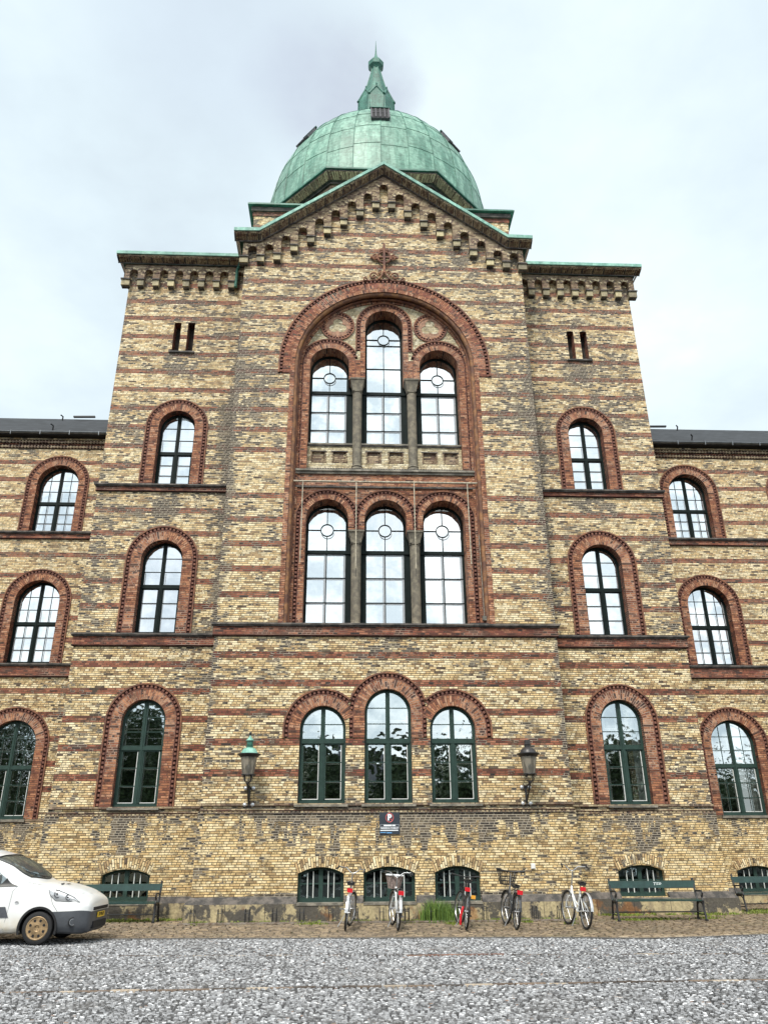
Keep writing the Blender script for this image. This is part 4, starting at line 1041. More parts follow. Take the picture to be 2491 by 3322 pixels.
# spire
YS = 6.25; zs = 31.3
mb = MB()
def oct_ring(R, z, n=8, a0=PI/8): return [Vector((R*math.cos(a0+2*PI*k/n), YS + R*math.sin(a0+2*PI*k/n), z)) for k in range(n)]
prof = [(1.30, zs), (1.05, 32.4), (.90, 33.4), (.80, 34.2), (.68, 34.9), (.53, 35.6), (.38, 36.3), (.26, 36.9), (.20, 37.3)]
for i in range(len(prof)-1):
    A_, B_ = oct_ring(*prof[i]), oct_ring(*prof[i+1])
    for k in range(8): mb.face([A_[k], A_[(k+1) % 8], B_[(k+1) % 8], B_[k]], 'copperdark', sh=random.random())
for k in range(8):
    mb.tube([oct_ring(r, z)[k] for r, z in prof], .028, 5, 'copperdark')
sp = mb.build('spire', None, B)
mb = MB()
for k in range(8):   # little gablets with crockets round the foot
    a = k*PI/4 + 0; nrm = Vector((math.cos(a), math.sin(a), 0)); tg = Vector((-math.sin(a), math.cos(a), 0)); c = Vector((0, YS, 0)) + nrm*.86
    pa, pb, pt = c - tg*.38 + Vector((0, 0, 34.45)), c + tg*.38 + Vector((0, 0, 34.45)), c - nrm*.16 + Vector((0, 0, 35.2))
    for p in ((pa, pt), (pb, pt)): mb.tube([p[0], p[1]], .055, 6, 'copperdark')
    mb.face([pa, pb, pt], 'copperdark'); mb.face([c - tg*.42 + Vector((0, 0, 33.0)), c + tg*.42 + Vector((0, 0, 33.0)), pb, pa], 'copperdark')
    mb.lathe([(.0, 0), (.06, .04), (.03, .1), (.05, .15), (0, .24)], pt, 6, mat='copperdark'); mb.lathe([(.02, 0), (.06, .05), (.02, .12), (.0, .2)], pa, 6, mat='copperdark')
mb.build('spire_gablet', None, sp)
mb = MB(); mb.lathe([(.20, 37.15), (.28, 37.25), (.38, 37.36), (.41, 37.58), (.36, 37.68), (.24, 37.86), (.12, 38.02), (.07, 38.2), (.05, 38.35)], (0, YS, 0), 8, mat='copperdark', a0=PI/8)
mb.lathe([(.05, 38.2), (.04, 38.5), (.022, 38.9), (.008, 39.35)], (0, YS, 0), 8, mat='copperdark')
mb.build('spire_finial', None, sp)

# small fittings on the wall
mb = MB(); mb.tube([(-4.6, -.062, 2.395), (4.6, -.062, 2.395)], .008, 5, 'iron'); mb.build('wall_cable', None, B)
mb = MB(); mb.tube([(2.2, -.055, 1.075), (3.40, -.055, 1.072), (3.45, -.06, 1.10)], .007, 5, 'pipe'); mb.build('wall_cable', None, B)
mb = MB(); mb.box(3.41, 3.51, -.10, -.04, 1.12, 1.24, 'white'); mb.box(3.425, 3.495, -.112, -.1005, 1.135, 1.225, 'white'); o = mb.build('socket_box', None, None)
o['label'] = 'small white socket box fixed to the yellow brick wall'; o['category'] = 'socket box'

# ------------------------------------------------------------------ ground
def gz(y):
    return 0.0 if y < -3.0 else min(.045, .045*(y+3.0)/2.6)
K1 = [(-40, -.4), (-7.8, -2.86), (2.96, -3.79), (4.53, -4.22), (5.59, -4.06), (7.18, -3.70), (40, -1.6)]
def kerb_y(x):
    for (a, ya), (b, yb) in zip(K1, K1[1:]):
        if a <= x <= b: return ya + (yb-ya)*(x-a)/(b-a)
    return -3
L1 = lambda x: -6.25 - .085*(x-.5) - (.10 if x < -4.5 else 0)*0
L2 = lambda x: -9.38 + .012*x
mb = MB(); mb.face([(-260, -260, -.09), (260, -260, -.09), (260, 260, -.09), (-260, 260, -.09)], 'joint'); g0 = mb.build('ground', None, None); g0['kind'] = 'structure'
def setts(name, xr, yr, sx_, sy_, test, mat, jmat, zf, dome_h=.022, jit=.22, tint=None):
    mb = MB(); y = yr[0]; r_ = 0
    while y < yr[1]:
        h = sy_*random.uniform(.95, 1.06); x = xr(y)[0] + random.uniform(0, sx_)
        x1 = xr(y)[1]
        while x < x1:
            w = sx_*random.uniform(.80, 1.22)
            cx, cy = x + w/2, y + h/2
            k = test(cx, cy)
            if k:
                j = lambda s: random.uniform(-jit, jit)*s
                g = .012 if mat == 'sett' else .028; wob = .012*math.sin(x*2.1+y*.7)
                hz = zf(cy) + random.uniform(-.005, .005); tx, ty = random.uniform(-.0035, .0035), random.uniform(-.0035, .0035)
                sh = random.random()**1.0; mm = mat
                if k == 2: sh = random.random()*.98; hz -= .012; mm = 'linestone'
                if k == 3: sh = 1.0; hz -= .010; mm = 'linestone'
                if tint: sh = tint(cx, cy, sh)
                X0, X1, Y0, Y1 = x+g/2+j(.02), x+w-g/2+j(.02), y+g/2+j(.02)+wob, y+h-g/2+j(.02)+wob
                e = .014
                b = [(X0, Y0), (X1, Y0+j(.03)), (X1+j(.03), Y1), (X0+j(.03), Y1+j(.03))]
                c_ = (sum(p[0] for p in b)/4, sum(p[1] for p in b)/4)
                low = [(p[0], p[1], hz-.03) for p in b]
                top = [(c_[0]+(p[0]-c_[0])*(1-2*e/w), c_[1]+(p[1]-c_[1])*(1-2*e/h), hz + tx*(1 if p[0] > c_[0] else -1) + ty*(1 if p[1] > c_[1] else -1)) for p in b]
                mb.face(top, mm, sh=sh)
                for q in range(4): mb.face([low[q], low[(q+1) % 4], top[(q+1) % 4], top[q]], mm, sh=sh*.25)
            x += w
        y += h; r_ += 1
    # bedding sheet
    return mb
def rtest(x, y):
    ky = kerb_y(x)
    if y > ky - .13: return 0
    d1 = abs(y-L1(x)); d2 = abs(y-L2(x))
    if d2 < .085: return 0
    if d1 < .05: return 0
    return 1
mb = setts('road', lambda y: (-1.05 - (y+20.5)*.52 - .8, -1.05 + (y+20.5)*.62 + .8), (-12.7, -2.7), .070, .048, rtest, 'sett', None, lambda y: 0.0, jit=.09)
# beyond the detailed strip the road goes on as a sheet
for (a, b, c, d) in ((-60, -14, -60, 60), ):
    pass
rd = mb.build('road', None, None); rd['kind'] = 'structure'
mb = MB()
for Lf, hh in ((L1, .03), (L2, .06)):
    x = -9.0
    while x < 11:
        w = random.uniform(.18, .42); sh = random.choice([.02, .3, .5, .9, .86, .1, .6, .4]); yy = Lf(x+w/2); yb = yy + random.uniform(-.012, .012)
        if hh < .05 and random.random() < .35: sh *= .4
        mb.box(x+.01, x+w-.01, yb-hh, yb+hh*random.uniform(.6, 1), -.04, -.004+random.uniform(-.006, .004), 'linestone', sh=sh); x += w
mb.box(-.05, 1.5, -6.40, -6.34, -.03, .008, 'redband'); mb.box(-.05, 1.5, -6.335, -6.32, -.03, .004, 'black')
o = mb.build('drainage_channel', None, None); o['kind'] = 'structure'
def sheet(name, pts, z, mat):
    mb = MB(); plate(mb, [(p[0], p[1]) for p in pts], [], 0, 0, mat); mb.v = [(v[0], v[2], z(v[2])) for v in mb.v]; mb.f = [f[::-1] for f in mb.f]; o = mb.build(name, None, None); o['kind'] = 'structure'; return o
sheet('road_bed', [(-60, -60), (60, -60), (60, kerb_y(39)), (7.18, kerb_y(7.18)), (5.59, kerb_y(5.59)), (4.53, kerb_y(4.53)), (2.96, kerb_y(2.96)), (-7.8, kerb_y(-7.8)), (-60, kerb_y(-39))], lambda y: -.028, 'joint')
def ptest(x, y):
    if y < kerb_y(x) + .03: return 0
    if abs(x) < 4.72 and y > -.2: return 0
    if abs(x) < 8.9 and y > YT-.22: return 0
    if y > YW-.2: return 0
    return 1
mb = setts('pavement', lambda y: (-1.05 - (y+20.5)*.60 - 1.0, -1.05 + (y+20.5)*.66 + 1.0), (-4.4, 5.0), .19, .15, ptest, 'pave', None, gz, jit=.35,
           tint=lambda x, y, s: min(1, s*.55 + .45*max(0, min(1, (kerb_y(x)+.9-y)/.6))) if x > 4 else s*.8)
pv = mb.build('pavement', None, None); pv['kind'] = 'structure'
mb = MB()
for (xa, xb, y1) in ((-60, -8.9, YW), (-8.9, -4.6, YT), (-4.6, 4.6, 0), (4.6, 8.9, YT), (8.9, 60, YW)):
    k = max(2, int((min(xb, 40)-max(xa, -40))/.5))
    for i in range(k):
        a, b = xa+(xb-xa)*i/k, xa+(xb-xa)*(i+1)/k
        ka, kb = kerb_y(max(-39, min(39, a))), kerb_y(max(-39, min(39, b)))
        mb.face([(a, ka, -.024), (b, kb, -.024), (b, -.4, .018), (a, -.4, .018)], 'jointtan'); mb.face([(a, -.4, .018), (b, -.4, .018), (b, y1, .018), (a, y1, .018)], 'jointtan')
o = mb.build('pavement_bed', None, None); o['kind'] = 'structure'
mb = MB(); x = -12.0
while x < 14:
    w = random.uniform(.7, 1.1); a, b = kerb_y(x)-.11, kerb_y(x+w)-.11
    mb.obox(((2*x+w)/2, (a+b)/2+.055, -.03), (w/2-.008, (b-a)/2, 0), (0, .05, 0), (0, 0, .04), 'kerb'); x += w
o = mb.build('kerb', None, None); o['kind'] = 'structure'

# ------------------------------------------------------------------ vegetation
def blades(n, fx, fy, hmin, hmax, mat, wid=.010, lean=.25, zf=gz, hf=None):
    mb = MB()
    for i in range(n):
        x, y = fx(), fy(); z = zf(y)-.01; h = random.uniform(hmin, hmax)*(hf(x) if hf else 1); a = random.uniform(0, 2*PI); ld = random.uniform(0, lean)*h
        b = random.uniform(0, 2*PI); dx, dy = math.cos(a)*wid/2, math.sin(a)*wid/2; lx, ly = math.cos(b)*ld, math.sin(b)*ld; sh = random.random()
        mb.face([(x-dx, y-dy, z), (x+dx, y+dy, z), (x+dx*.8+lx*.35, y+dy*.8+ly*.35, z+h*.6), (x-dx*.8+lx*.35, y-dy*.8+ly*.35, z+h*.6)], mat, sh=sh)
        mb.face([(x-dx*.8+lx*.35, y-dy*.8+ly*.35, z+h*.6), (x+dx*.8+lx*.35, y+dy*.8+ly*.35, z+h*.6), (x+lx, y+ly, z+h)], mat, sh=sh)
    return mb
mb = blades(850, lambda: random.triangular(.62, 1.70, 1.1), lambda: random.gauss(-.42, .10), .26, .50, 'grass', .013, .45, hf=lambda x: 1 - .30*abs((x-1.1)/.5)**2 + (.12 if .85 < x < 1.0 else 0))
o = mb.build('tall_grass_tuft', None, None); o['label'] = 'tall green grass tuft growing against the plinth below the right basement window'; o['category'] = 'grass'
spots = [(q_*.37-4.6+random.uniform(-.1, .1), random.uniform(-.30, -.24), random.uniform(.04, .16)) for q_ in range(25)] + [(q_*.4+5.0, random.uniform(.85, .93), random.uniform(.05, .2)) for q_ in range(10)] + [(-q_*.4-5.0, random.uniform(.85, .93), random.uniform(.05, .2)) for q_ in range(9)] + [(-1.9, -.62, .22), (-1.7, -.65, .2), (1.35, -1.0, .15), (3.1, -.75, .12), (5.5, -.6, .35), (6.2, -.5, .5), (5.9, .75, .5), (7.4, -.4, .3), (8.0, .6, .4), (9.6, 1.6, .7), (9.4, 1.0, .5), (10.2, 2.0, .8), (-6.4, .55, .4), (-5.9, .6, .35), (-5.3, .7, .25), (-6.9, .6, .5), (3.95, -1.2, .12), (-4.4, -.5, .15), (0.4, -.5, .2), (2.4, -.45, .2)]
mb = MB()
for (x, y, r) in spots:
    q = blades(int(420*r+60), lambda: random.gauss(x, r*.5), lambda: random.gauss(y, .07+r*.06), .015, .07, 'moss', .022, .8)
    n0 = len(mb.v); mb.v += q.v; mb.f += [tuple(i+n0 for i in f) for f in q.f]; mb.uv += q.uv; mb.sh += q.sh; mb.mi += q.mi
mb.mats = ['moss']; o = mb.build('weeds', None, None); o['kind'] = 'stuff'; o['label'] = 'moss and low weeds between the tan setts'; o['category'] = 'weeds'

# ------------------------------------------------------------------ bike rack along the plinth
def rack(x0, x1, y, label):
    R = empty('bicycle_rack', ((x0+x1)/2, y, gz(y)), label, 'bike rack', 'bicycle racks along the plinth'); cx = (x0+x1)/2
    mb = MB()
    for dy in (-.17, .0): mb.box(x0-cx, x1-cx, dy-.018, dy+.018, .0, .03, 'pipe')
    mb.build('ground_rail', None, R)
    n = round((x1-x0)/.58)
    for i in range(n):
        x = x0-cx + (x1-x0)*(i+.5)/n; mb = MB()
        for dx in (-.045, .045):
            P = [(x+dx, -.17, .02), (x+dx, -.17, .20), (x+dx, -.13, .285), (x+dx, -.05, .30), (x+dx, .0, .24), (x+dx, .02, .02)]; mb.tube(P, .009, 6, 'iron')
        mb.tube([(x-.045, -.16, .22), (x+.045, -.16, .22)], .007, 5, 'iron')
        mb.build('wheel_hoop', None, R)
    return R
rack(-4.80, -1.72, -.42, 'low black iron bike rack at the left end of the plinth, holding no bicycle')
rack(-1.66, 1.24, -.42, 'low black iron bike rack holding the silver bicycle and the wicker basket bicycle')
rack(1.30, 4.2, -.42, 'low black iron bike rack behind the bicycle with the black wire basket')

# ------------------------------------------------------------------ bicycles
def bicycle(rear, front, lean, label, frame='alu', basket=None, lady=True, bar='swept', steer=0.0, guard=None, red_lock=False, rackmat=None, saddle_z=.78, bar_z=.97, tyre='rubber', fender='alu'):
    rx, ry = rear; fx, fy = front; wb = .93; R_ = .30
    ang = math.atan2(fy-ry, fx-rx); SC = 1.14
    O = empty('bicycle', (rx + math.cos(ang)*wb*SC/2, ry + math.sin(ang)*wb*SC/2, gz(ry)+.002), label, 'bicycle', 'bicycles parked at the plinth')
    O.rotation_euler = (0, 0, ang)
    T = Matrix.Rotation(lean, 4, 'X')    # lean about the ground line; local x forward, y left
    tilt = (gz(fy)-gz(ry))/wb/SC
    def bb(mb, name, parent, smooth=True):
        mb.v = [tuple((T @ Vector(v))*SC) for v in mb.v]; mb.v = [(v[0], v[1], v[2] + tilt*(v[0]+wb*SC/2)) for v in mb.v]
        return mb.build(name, None, parent, smooth=smooth)
    hr, hf = (-wb/2, 0, R_), (wb/2, 0, R_)
    sa = Matrix.Rotation(steer, 4, 'Z')
    head = Vector((wb/2-.13, 0, .60))
    def st(p):   # steer transform about the head axis
        v = Vector(p) - Vector((head.x, 0, 0)); v = sa @ v; return tuple(v + Vector((head.x, 0, 0)))
    for h, f_ in ((hr, False), (hf, True)):
        mb = MB(); n = 36; tr = st if f_ else (lambda p: p)
        mb.tube([tr((h[0]+(R_-.018)*math.cos(2*PI*i/n), 0, h[2]+(R_-.018)*math.sin(2*PI*i/n))) for i in range(n)], .019, 7, tyre, closed=True)
        w = bb(mb, 'wheel', O)
        mb = MB(); mb.tube([tr((h[0]+(R_-.045)*math.cos(2*PI*i/n), 0, h[2]+(R_-.045)*math.sin(2*PI*i/n))) for i in range(n)], .011, 6, 'chrome', closed=True)
        for i in range(24):
            a = 2*PI*i/24; s_ = .02*(-1)**i
            mb.tube([tr((h[0]+.015*math.cos(a+.5), s_, h[2]+.015*math.sin(a+.5))), tr((h[0]+(R_-.05)*math.cos(a), 0, h[2]+(R_-.05)*math.sin(a)))], .0022, 3, 'chrome', cap=False)
        mb.tube([tr((h[0], -.05, h[2])), tr((h[0], .05, h[2]))], .016, 8, 'chrome'); bb(mb, 'spokes_and_rim', w)
        if fender:
            mb = MB(); a0, a1 = (PI*.02, PI*.98) if not f_ else (PI*.15, PI*.95); P = [tr((h[0]+(R_+.018)*math.cos(a0+(a1-a0)*i/14), 0, h[2]+(R_+.018)*math.sin(a0+(a1-a0)*i/14))) for i in range(15)]
            for i in range(14):
                for sy in (-1, 1):
                    a_, b_ = Vector(P[i]), Vector(P[i+1]); o_ = Vector((0, sy*.024, -.008)); mb.face([a_, b_, b_+o_, a_+o_], fender)
            bb(mb, 'mudguard', O)
    bbk = (-.02, 0, .26); seat = (-.17, 0, saddle_z-.14); 
    mb = MB(); hb = (head.x+.03, 0, .50); ht = (head.x-.03, 0, .68)
    if lady:
        mb.tube([ht, (head.x-.10, 0, .50), (.08, 0, .33), bbk], .017, 8, frame); mb.tube([(head.x-.02, 0, .62), (.12, 0, .44), (-.04, 0, .38), (-.13, 0, .36)], .013, 8, frame)
    else:
        mb.tube([ht, (-.16, 0, .62)], .017, 8, frame); mb.tube([hb, bbk], .022, 8, frame)
    mb.tube([bbk, (-.15, 0, .58), seat], .016, 8, frame); mb.tube([hb, ht], .021, 8, frame)
    for sy in (-1, 1):
        mb.tube([bbk, (hr[0], sy*.05, hr[2])], .010, 6, frame); mb.tube([(-.15, 0, .56), (hr[0], sy*.05, hr[2])], .009, 6, frame)
    bb(mb, 'frame', O)
    mb = MB()
    for sy in (-1, 1): mb.tube([st((head.x+.035, sy*.03, .50)), st((wb/2-.02, sy*.045, .40)), st((wb/2, sy*.05, R_))], .010, 6, frame)
    mb.tube([st((head.x+.035, -.034, .505)), st((head.x+.035, .034, .505))], .012, 6, frame); mb.tube([st((head.x+.035, 0, .505)), st((head.x-.03, 0, .69))], .012, 6, frame)
    mb.tube([st((head.x-.03, 0, .67)), st((head.x-.05, 0, bar_z-.06))], .012, 8, 'chrome'); bb(mb, 'fork', O)
    mb = MB(); hx = head.x-.05; w = .28
    if bar == 'swept': P = [(hx-.16, -w, bar_z), (hx-.08, -w+.02, bar_z+.04), (hx+.03, -.14, bar_z+.03), (hx+.03, -.05, bar_z-.04), (hx, 0, bar_z-.06), (hx+.03, .05, bar_z-.04), (hx+.03, .14, bar_z+.03), (hx-.08, w-.02, bar_z+.04), (hx-.16, w, bar_z)]
    else: P = [(hx+.0, -.29, bar_z), (hx+.03, -.10, bar_z-.02), (hx+.04, 0, bar_z-.03), (hx+.03, .10, bar_z-.02), (hx, .29, bar_z)]
    mb.tube([st(p) for p in P], .011, 8, 'chrome' if frame != 'darkframe' else 'darkframe'); hbq = bb(mb, 'handlebar', O)
    mb = MB()
    for q in (0, -1):
        a_, b_ = Vector(P[q]), Vector(P[1 if q == 0 else -2]); mb.tube([st(a_), st(a_ + (b_-a_).normalized()*.10)], .018, 8, 'blackplastic')
    bb(mb, 'grip', hbq)
    mb = MB(); mb.tube([st((P[1][0]+.03, P[1][1]+.01, P[1][2])), st((P[1][0]-.04, P[1][1]+.02, P[1][2]-.06))], .006, 5, 'chrome'); mb.tube([st((hx, .04, bar_z)), st((hx+.10, .08, bar_z-.10)), st((head.x+.05, .03, .62)), (head.x-.02, .02, .50)], .004, 5, 'blackplastic')
    mb.tube([st((hx, -.04, bar_z)), st((hx+.12, -.07, bar_z-.12)), st((wb/2-.06, -.02, .58))], .004, 5, 'blackplastic'); bb(mb, 'brake_lever', hbq)
    # saddle
    mb = MB(); sz = saddle_z
    for i in range(9):
        pass
    prof = [(-.13, .075, .00), (-.10, .085, .012), (-.05, .075, .014), (0, .045, .008), (.05, .028, .004), (.10, .02, .0)]
    for i in range(len(prof)-1):
        (xa, wa, za), (xb, wb_, zb) = prof[i], prof[i+1]; X0, X1 = seat[0]+.0+xa, seat[0]+xb
        for sy in (-1, 1):
            mb.face([(X0, 0, sz+za), (X1, 0, sz+zb), (X1, sy*wb_, sz+zb-.015), (X0, sy*wa, sz+za-.015)], 'leather'); mb.face([(X0, sy*wa, sz+za-.015), (X1, sy*wb_, sz+zb-.015), (X1, sy*wb_*.8, sz+zb-.055), (X0, sy*wa*.8, sz+za-.06)], 'leather')
            mb.face([(X0, sy*wa*.8, sz+za-.06), (X1, sy*wb_*.8, sz+zb-.055), (X1, 0, sz+zb-.05), (X0, 0, sz+za-.06)], 'leather')
    mb.face([(seat[0]-.13, -.075, sz-.015), (seat[0]-.13, .075, sz-.015), (seat[0]-.13, .06, sz-.06), (seat[0]-.13, -.06, sz-.06)], 'leather')
    mb.tube([seat, (seat[0]-.02, 0, sz-.04)], .012, 8, 'chrome'); bb(mb, 'saddle', O)
    # drivetrain
    mb = MB(); mb.lathe([(0, -.045), (.075, -.045), (.08, -.05), (0, -.055)], bbk, 20, 'y', 'blackplastic' if guard is None else guard)
    mb.box(hr[0], bbk[0]+.03, -.062, -.046, .235, .335, guard or 'blackplastic'); bb(mb, 'chain_guard', O, False)
    mb = MB()
    for sy, a in ((-1, -.5), (1, PI-.5)):
        e = (bbk[0]+.14*math.cos(a), sy*.075, bbk[2]+.14*math.sin(a)); mb.tube([(bbk[0], sy*.055, bbk[2]), e], .009, 6, 'chrome'); mb.box(e[0]-.035, e[0]+.035, min(e[1], e[1]+sy*.08), max(e[1], e[1]+sy*.08), e[2]-.011, e[2]+.011, 'blackplastic' if frame == 'darkframe' else 'chrome')
    bb(mb, 'pedal', O, False)
    mb = MB(); mb.tube([(-.10, .05, .24), (-.16, .16, .02)], .009, 6, 'chrome'); bb(mb, 'kickstand', O)
    if rackmat:
        mb = MB(); zc = R_*2+.05
        for sy in (-1, 1):
            mb.tube([(-.17, sy*.045, zc+.01), (-.62, sy*.055, zc)], .007, 5, rackmat); mb.tube([(-.55, sy*.055, zc), (hr[0], sy*.058, hr[2])], .006, 5, rackmat)
        for k in range(4): mb.tube([(-.25-.12*k, -.05, zc), (-.25-.12*k, .05, zc)], .005, 5, rackmat)
        bb(mb, 'luggage_rack', O)
    mb = MB(); xr_ = -.66 if rackmat else -.30; zr_ = .63 if rackmat else .66; mb.box(xr_-.03, xr_, -.05, .05, zr_-.035, zr_+.035, 'redplastic'); bb(mb, 'rear_reflector', O, False)
    if not rackmat: mb = MB(); mb.tube([(seat[0]-.02, 0, .66), (xr_, 0, zr_)], .008, 5, 'blackplastic'); bb(mb, 'reflector_arm', O)
    if basket:
        mb = MB(); bx = wb/2+.02; zt, zb_ = bar_z-.03, bar_z-.27
        def bp(u, v, z): f = (z-zb_)/(zt-zb_); return st((bx + u*(.09+.045*f), v*(.11+.06*f), z))
        if basket == 'wicker':
            for i in range(28):
                a0, a1 = 2*PI*i/28, 2*PI*(i+1)/28
                for z0_, z1_ in ((zb_, (zb_+zt)/2), ((zb_+zt)/2, zt)): mb.face([bp(math.cos(a0), math.sin(a0), z0_), bp(math.cos(a1), math.sin(a1), z0_), bp(math.cos(a1), math.sin(a1), z1_), bp(math.cos(a0), math.sin(a0), z1_)], 'wicker')
            mb.tube([bp(math.cos(2*PI*i/28)*1.02, math.sin(2*PI*i/28)*1.02, zt) for i in range(28)], .016, 6, 'signwhite', closed=True)
            for i in range(28): a = 2*PI*i/28; mb.tube([bp(math.cos(a)*1.02, math.sin(a)*1.02, zb_), bp(math.cos(a)*1.02, math.sin(a)*1.02, zt)], .005, 4, 'wicker')
            mb.face([bp(math.cos(2*PI*i/28), math.sin(2*PI*i/28), zb_) for i in range(28)], 'wicker')
        else:
            C4 = [(-1, -1), (1, -1), (1, 1), (-1, 1)]
            for z in (zb_, zb_+.07, zb_+.14, zt): mb.tube([bp(u, v, z) for u, v in C4], .006 if z < zt else .009, 5, 'blackplastic', closed=True)
            for k in range(4):
                (u0, v0), (u1, v1) = C4[k], C4[(k+1) % 4]
                for q in range(6): f = q/6; u, v = u0+(u1-u0)*f, v0+(v1-v0)*f; mb.tube([bp(u, v, zb_), bp(u, v, zt)], .0045, 4, 'blackplastic')
            for q in range(-2, 3): mb.tube([bp(-1, q/3, zb_), bp(1, q/3, zb_)], .004, 4, 'blackplastic')
        bb(mb, 'basket', O, False)
    if red_lock:
        mb = MB(); mb.tube([(-.30, .06, .36), (-.36, .10, .2), (-.33, .09, .06)], .022, 6, 'redplastic'); bb(mb, 'cable_lock', O)
    if not rackmat and frame == 'darkframe':
        mb = MB(); mb.box(hr[0]-.06, hr[0]-.02, -.13, -.05, .52, .58, 'amber'); bb(mb, 'side_light', O, False)
    return O
bicycle((-1.04, -2.16), (-.99, -1.2), .115, 'silver and black bicycle with high chrome handlebar, no basket, left of the wicker basket bicycle', 'alu', None, False, steer=-.25, rackmat=None, fender='alu', bar_z=.985, saddle_z=.81)
bicycle((.05, -2.25), (.01, -1.2), .08, 'white bicycle with a beige wicker basket and large red rear reflector', 'whiteframe', 'wicker', True, steer=.15, rackmat='chrome', saddle_z=.68, bar_z=.91)
bicycle((1.48, -2.20), (1.51, -1.2), .12, 'dark grey bicycle with straight handlebar and red lock beside the grass tuft', 'darkframe', None, False, bar='flat', steer=.25, red_lock=True, saddle_z=.83, bar_z=.88, fender=None)
bicycle((2.50, -2.40), (2.50, -1.3), .11, 'black bicycle with a black wire basket on its handlebar', 'darkframe', 'wire', True, bar='flat', steer=.15, rackmat='darkframe', saddle_z=.74, bar_z=.97, fender='darkframe')
bicycle((3.94, -2.48), (3.86, -1.45), .10, 'white step-through bicycle with raised handlebar, rightmost, beside the bench', 'whiteframe', None, True, steer=.10, saddle_z=.78, bar_z=1.01, fender='alu')

# ------------------------------------------------------------------ benches
def bench(loc, rz, label, scrawl=False):
    O = empty('park_bench', loc, label, 'bench', 'green benches against the facade', rz); L = 1.98
    mb = MB(); c = Vector((0, .23, .735)); mb.obox(c, (L/2+.03, 0, 0), (0, .013, .003), Vector((0, .012, .072)), 'benchgreen'); bk = mb.build('backrest', None, O)
    if scrawl:
        cu = bpy.data.curves.new('scrawl', 'FONT'); cu.body = 'TFB'; cu.size = .12; cu.extrude = .001; cu.shear = .25
        to = bpy.data.objects.new('graffiti', cu); COL.objects.link(to)
        dg = bpy.context.evaluated_depsgraph_get(); me = bpy.data.meshes.new_from_object(to.evaluated_get(dg)); bpy.data.objects.remove(to)
        me.materials.clear(); me.materials.append(M['graffiti']); g_ = bpy.data.objects.new('graffiti', me); COL.objects.link(g_); g_.parent = bk; g_.location = (.02, .2135, .70); g_.rotation_euler = (PI/2-.1, .06, 0)
    mb = MB()
    for k in range(4): mb.box(-L/2, L/2, -.20+.105*k, -.11+.105*k, .395+.004*k, .42+.004*k, 'benchgreen')
    mb.build('seat', None, O)
    for sx in (-1, 1):
        x = sx*(L/2-.0); mb = MB()
        def bar(P, r): mb.tube([(x, p[0], p[1]) for p in P], r, 8, 'iron')
        bar([(.27, .84), (.24, .74), (.17, .50), (.12, .40)], .024); bar([(.27, .84), (.28, .86)], .03)
        bar([(.12, .40), (.17, .30), (.22, .12), (.27, .0)], .024)                    # rear leg
        bar([(-.22, .40), (-.20, .30), (-.24, .15), (-.28, .0)], .024)                # front leg
        bar([(.12, .40), (-.22, .39)], .022)
        bar([(.20, .60), (.05, .60), (-.12, .61), (-.20, .60), (-.24, .56), (-.22, .50), (-.16, .52), (-.20, .45), (-.22, .40)], .020)   # arm rest and scroll
        bar([(-.20, .3), (-.10, .36), (.05, .37), (.16, .30)], .014); bar([(-.22, .12), (.22, .12)], .014)
        mb.box(x-.03, x+.03, .23, .31, 0, .03, 'iron'); mb.box(x-.03, x+.03, -.32, -.24, 0, .03, 'iron')
        mb.build('iron_end_frame', None, O, smooth=True)
    mb = MB(); mb.tube([(-L/2, -.02, .17), (L/2, -.02, .17)], .014, 8, 'iron'); mb.build('tie_rod', None, O)
    for q in O.children: pass
    return O
bench((6.15, -.68, gz(-.68)), -.045, 'green bench with white scrawl on its back, right of the white step-through bicycle', True)
bench((-6.46, .28, gz(.3)), 0, 'green bench behind the front of the white van')
bench((10.22, 1.75, gz(1)), .03, 'green bench cut off by the right edge of the photo, on weedy setts')

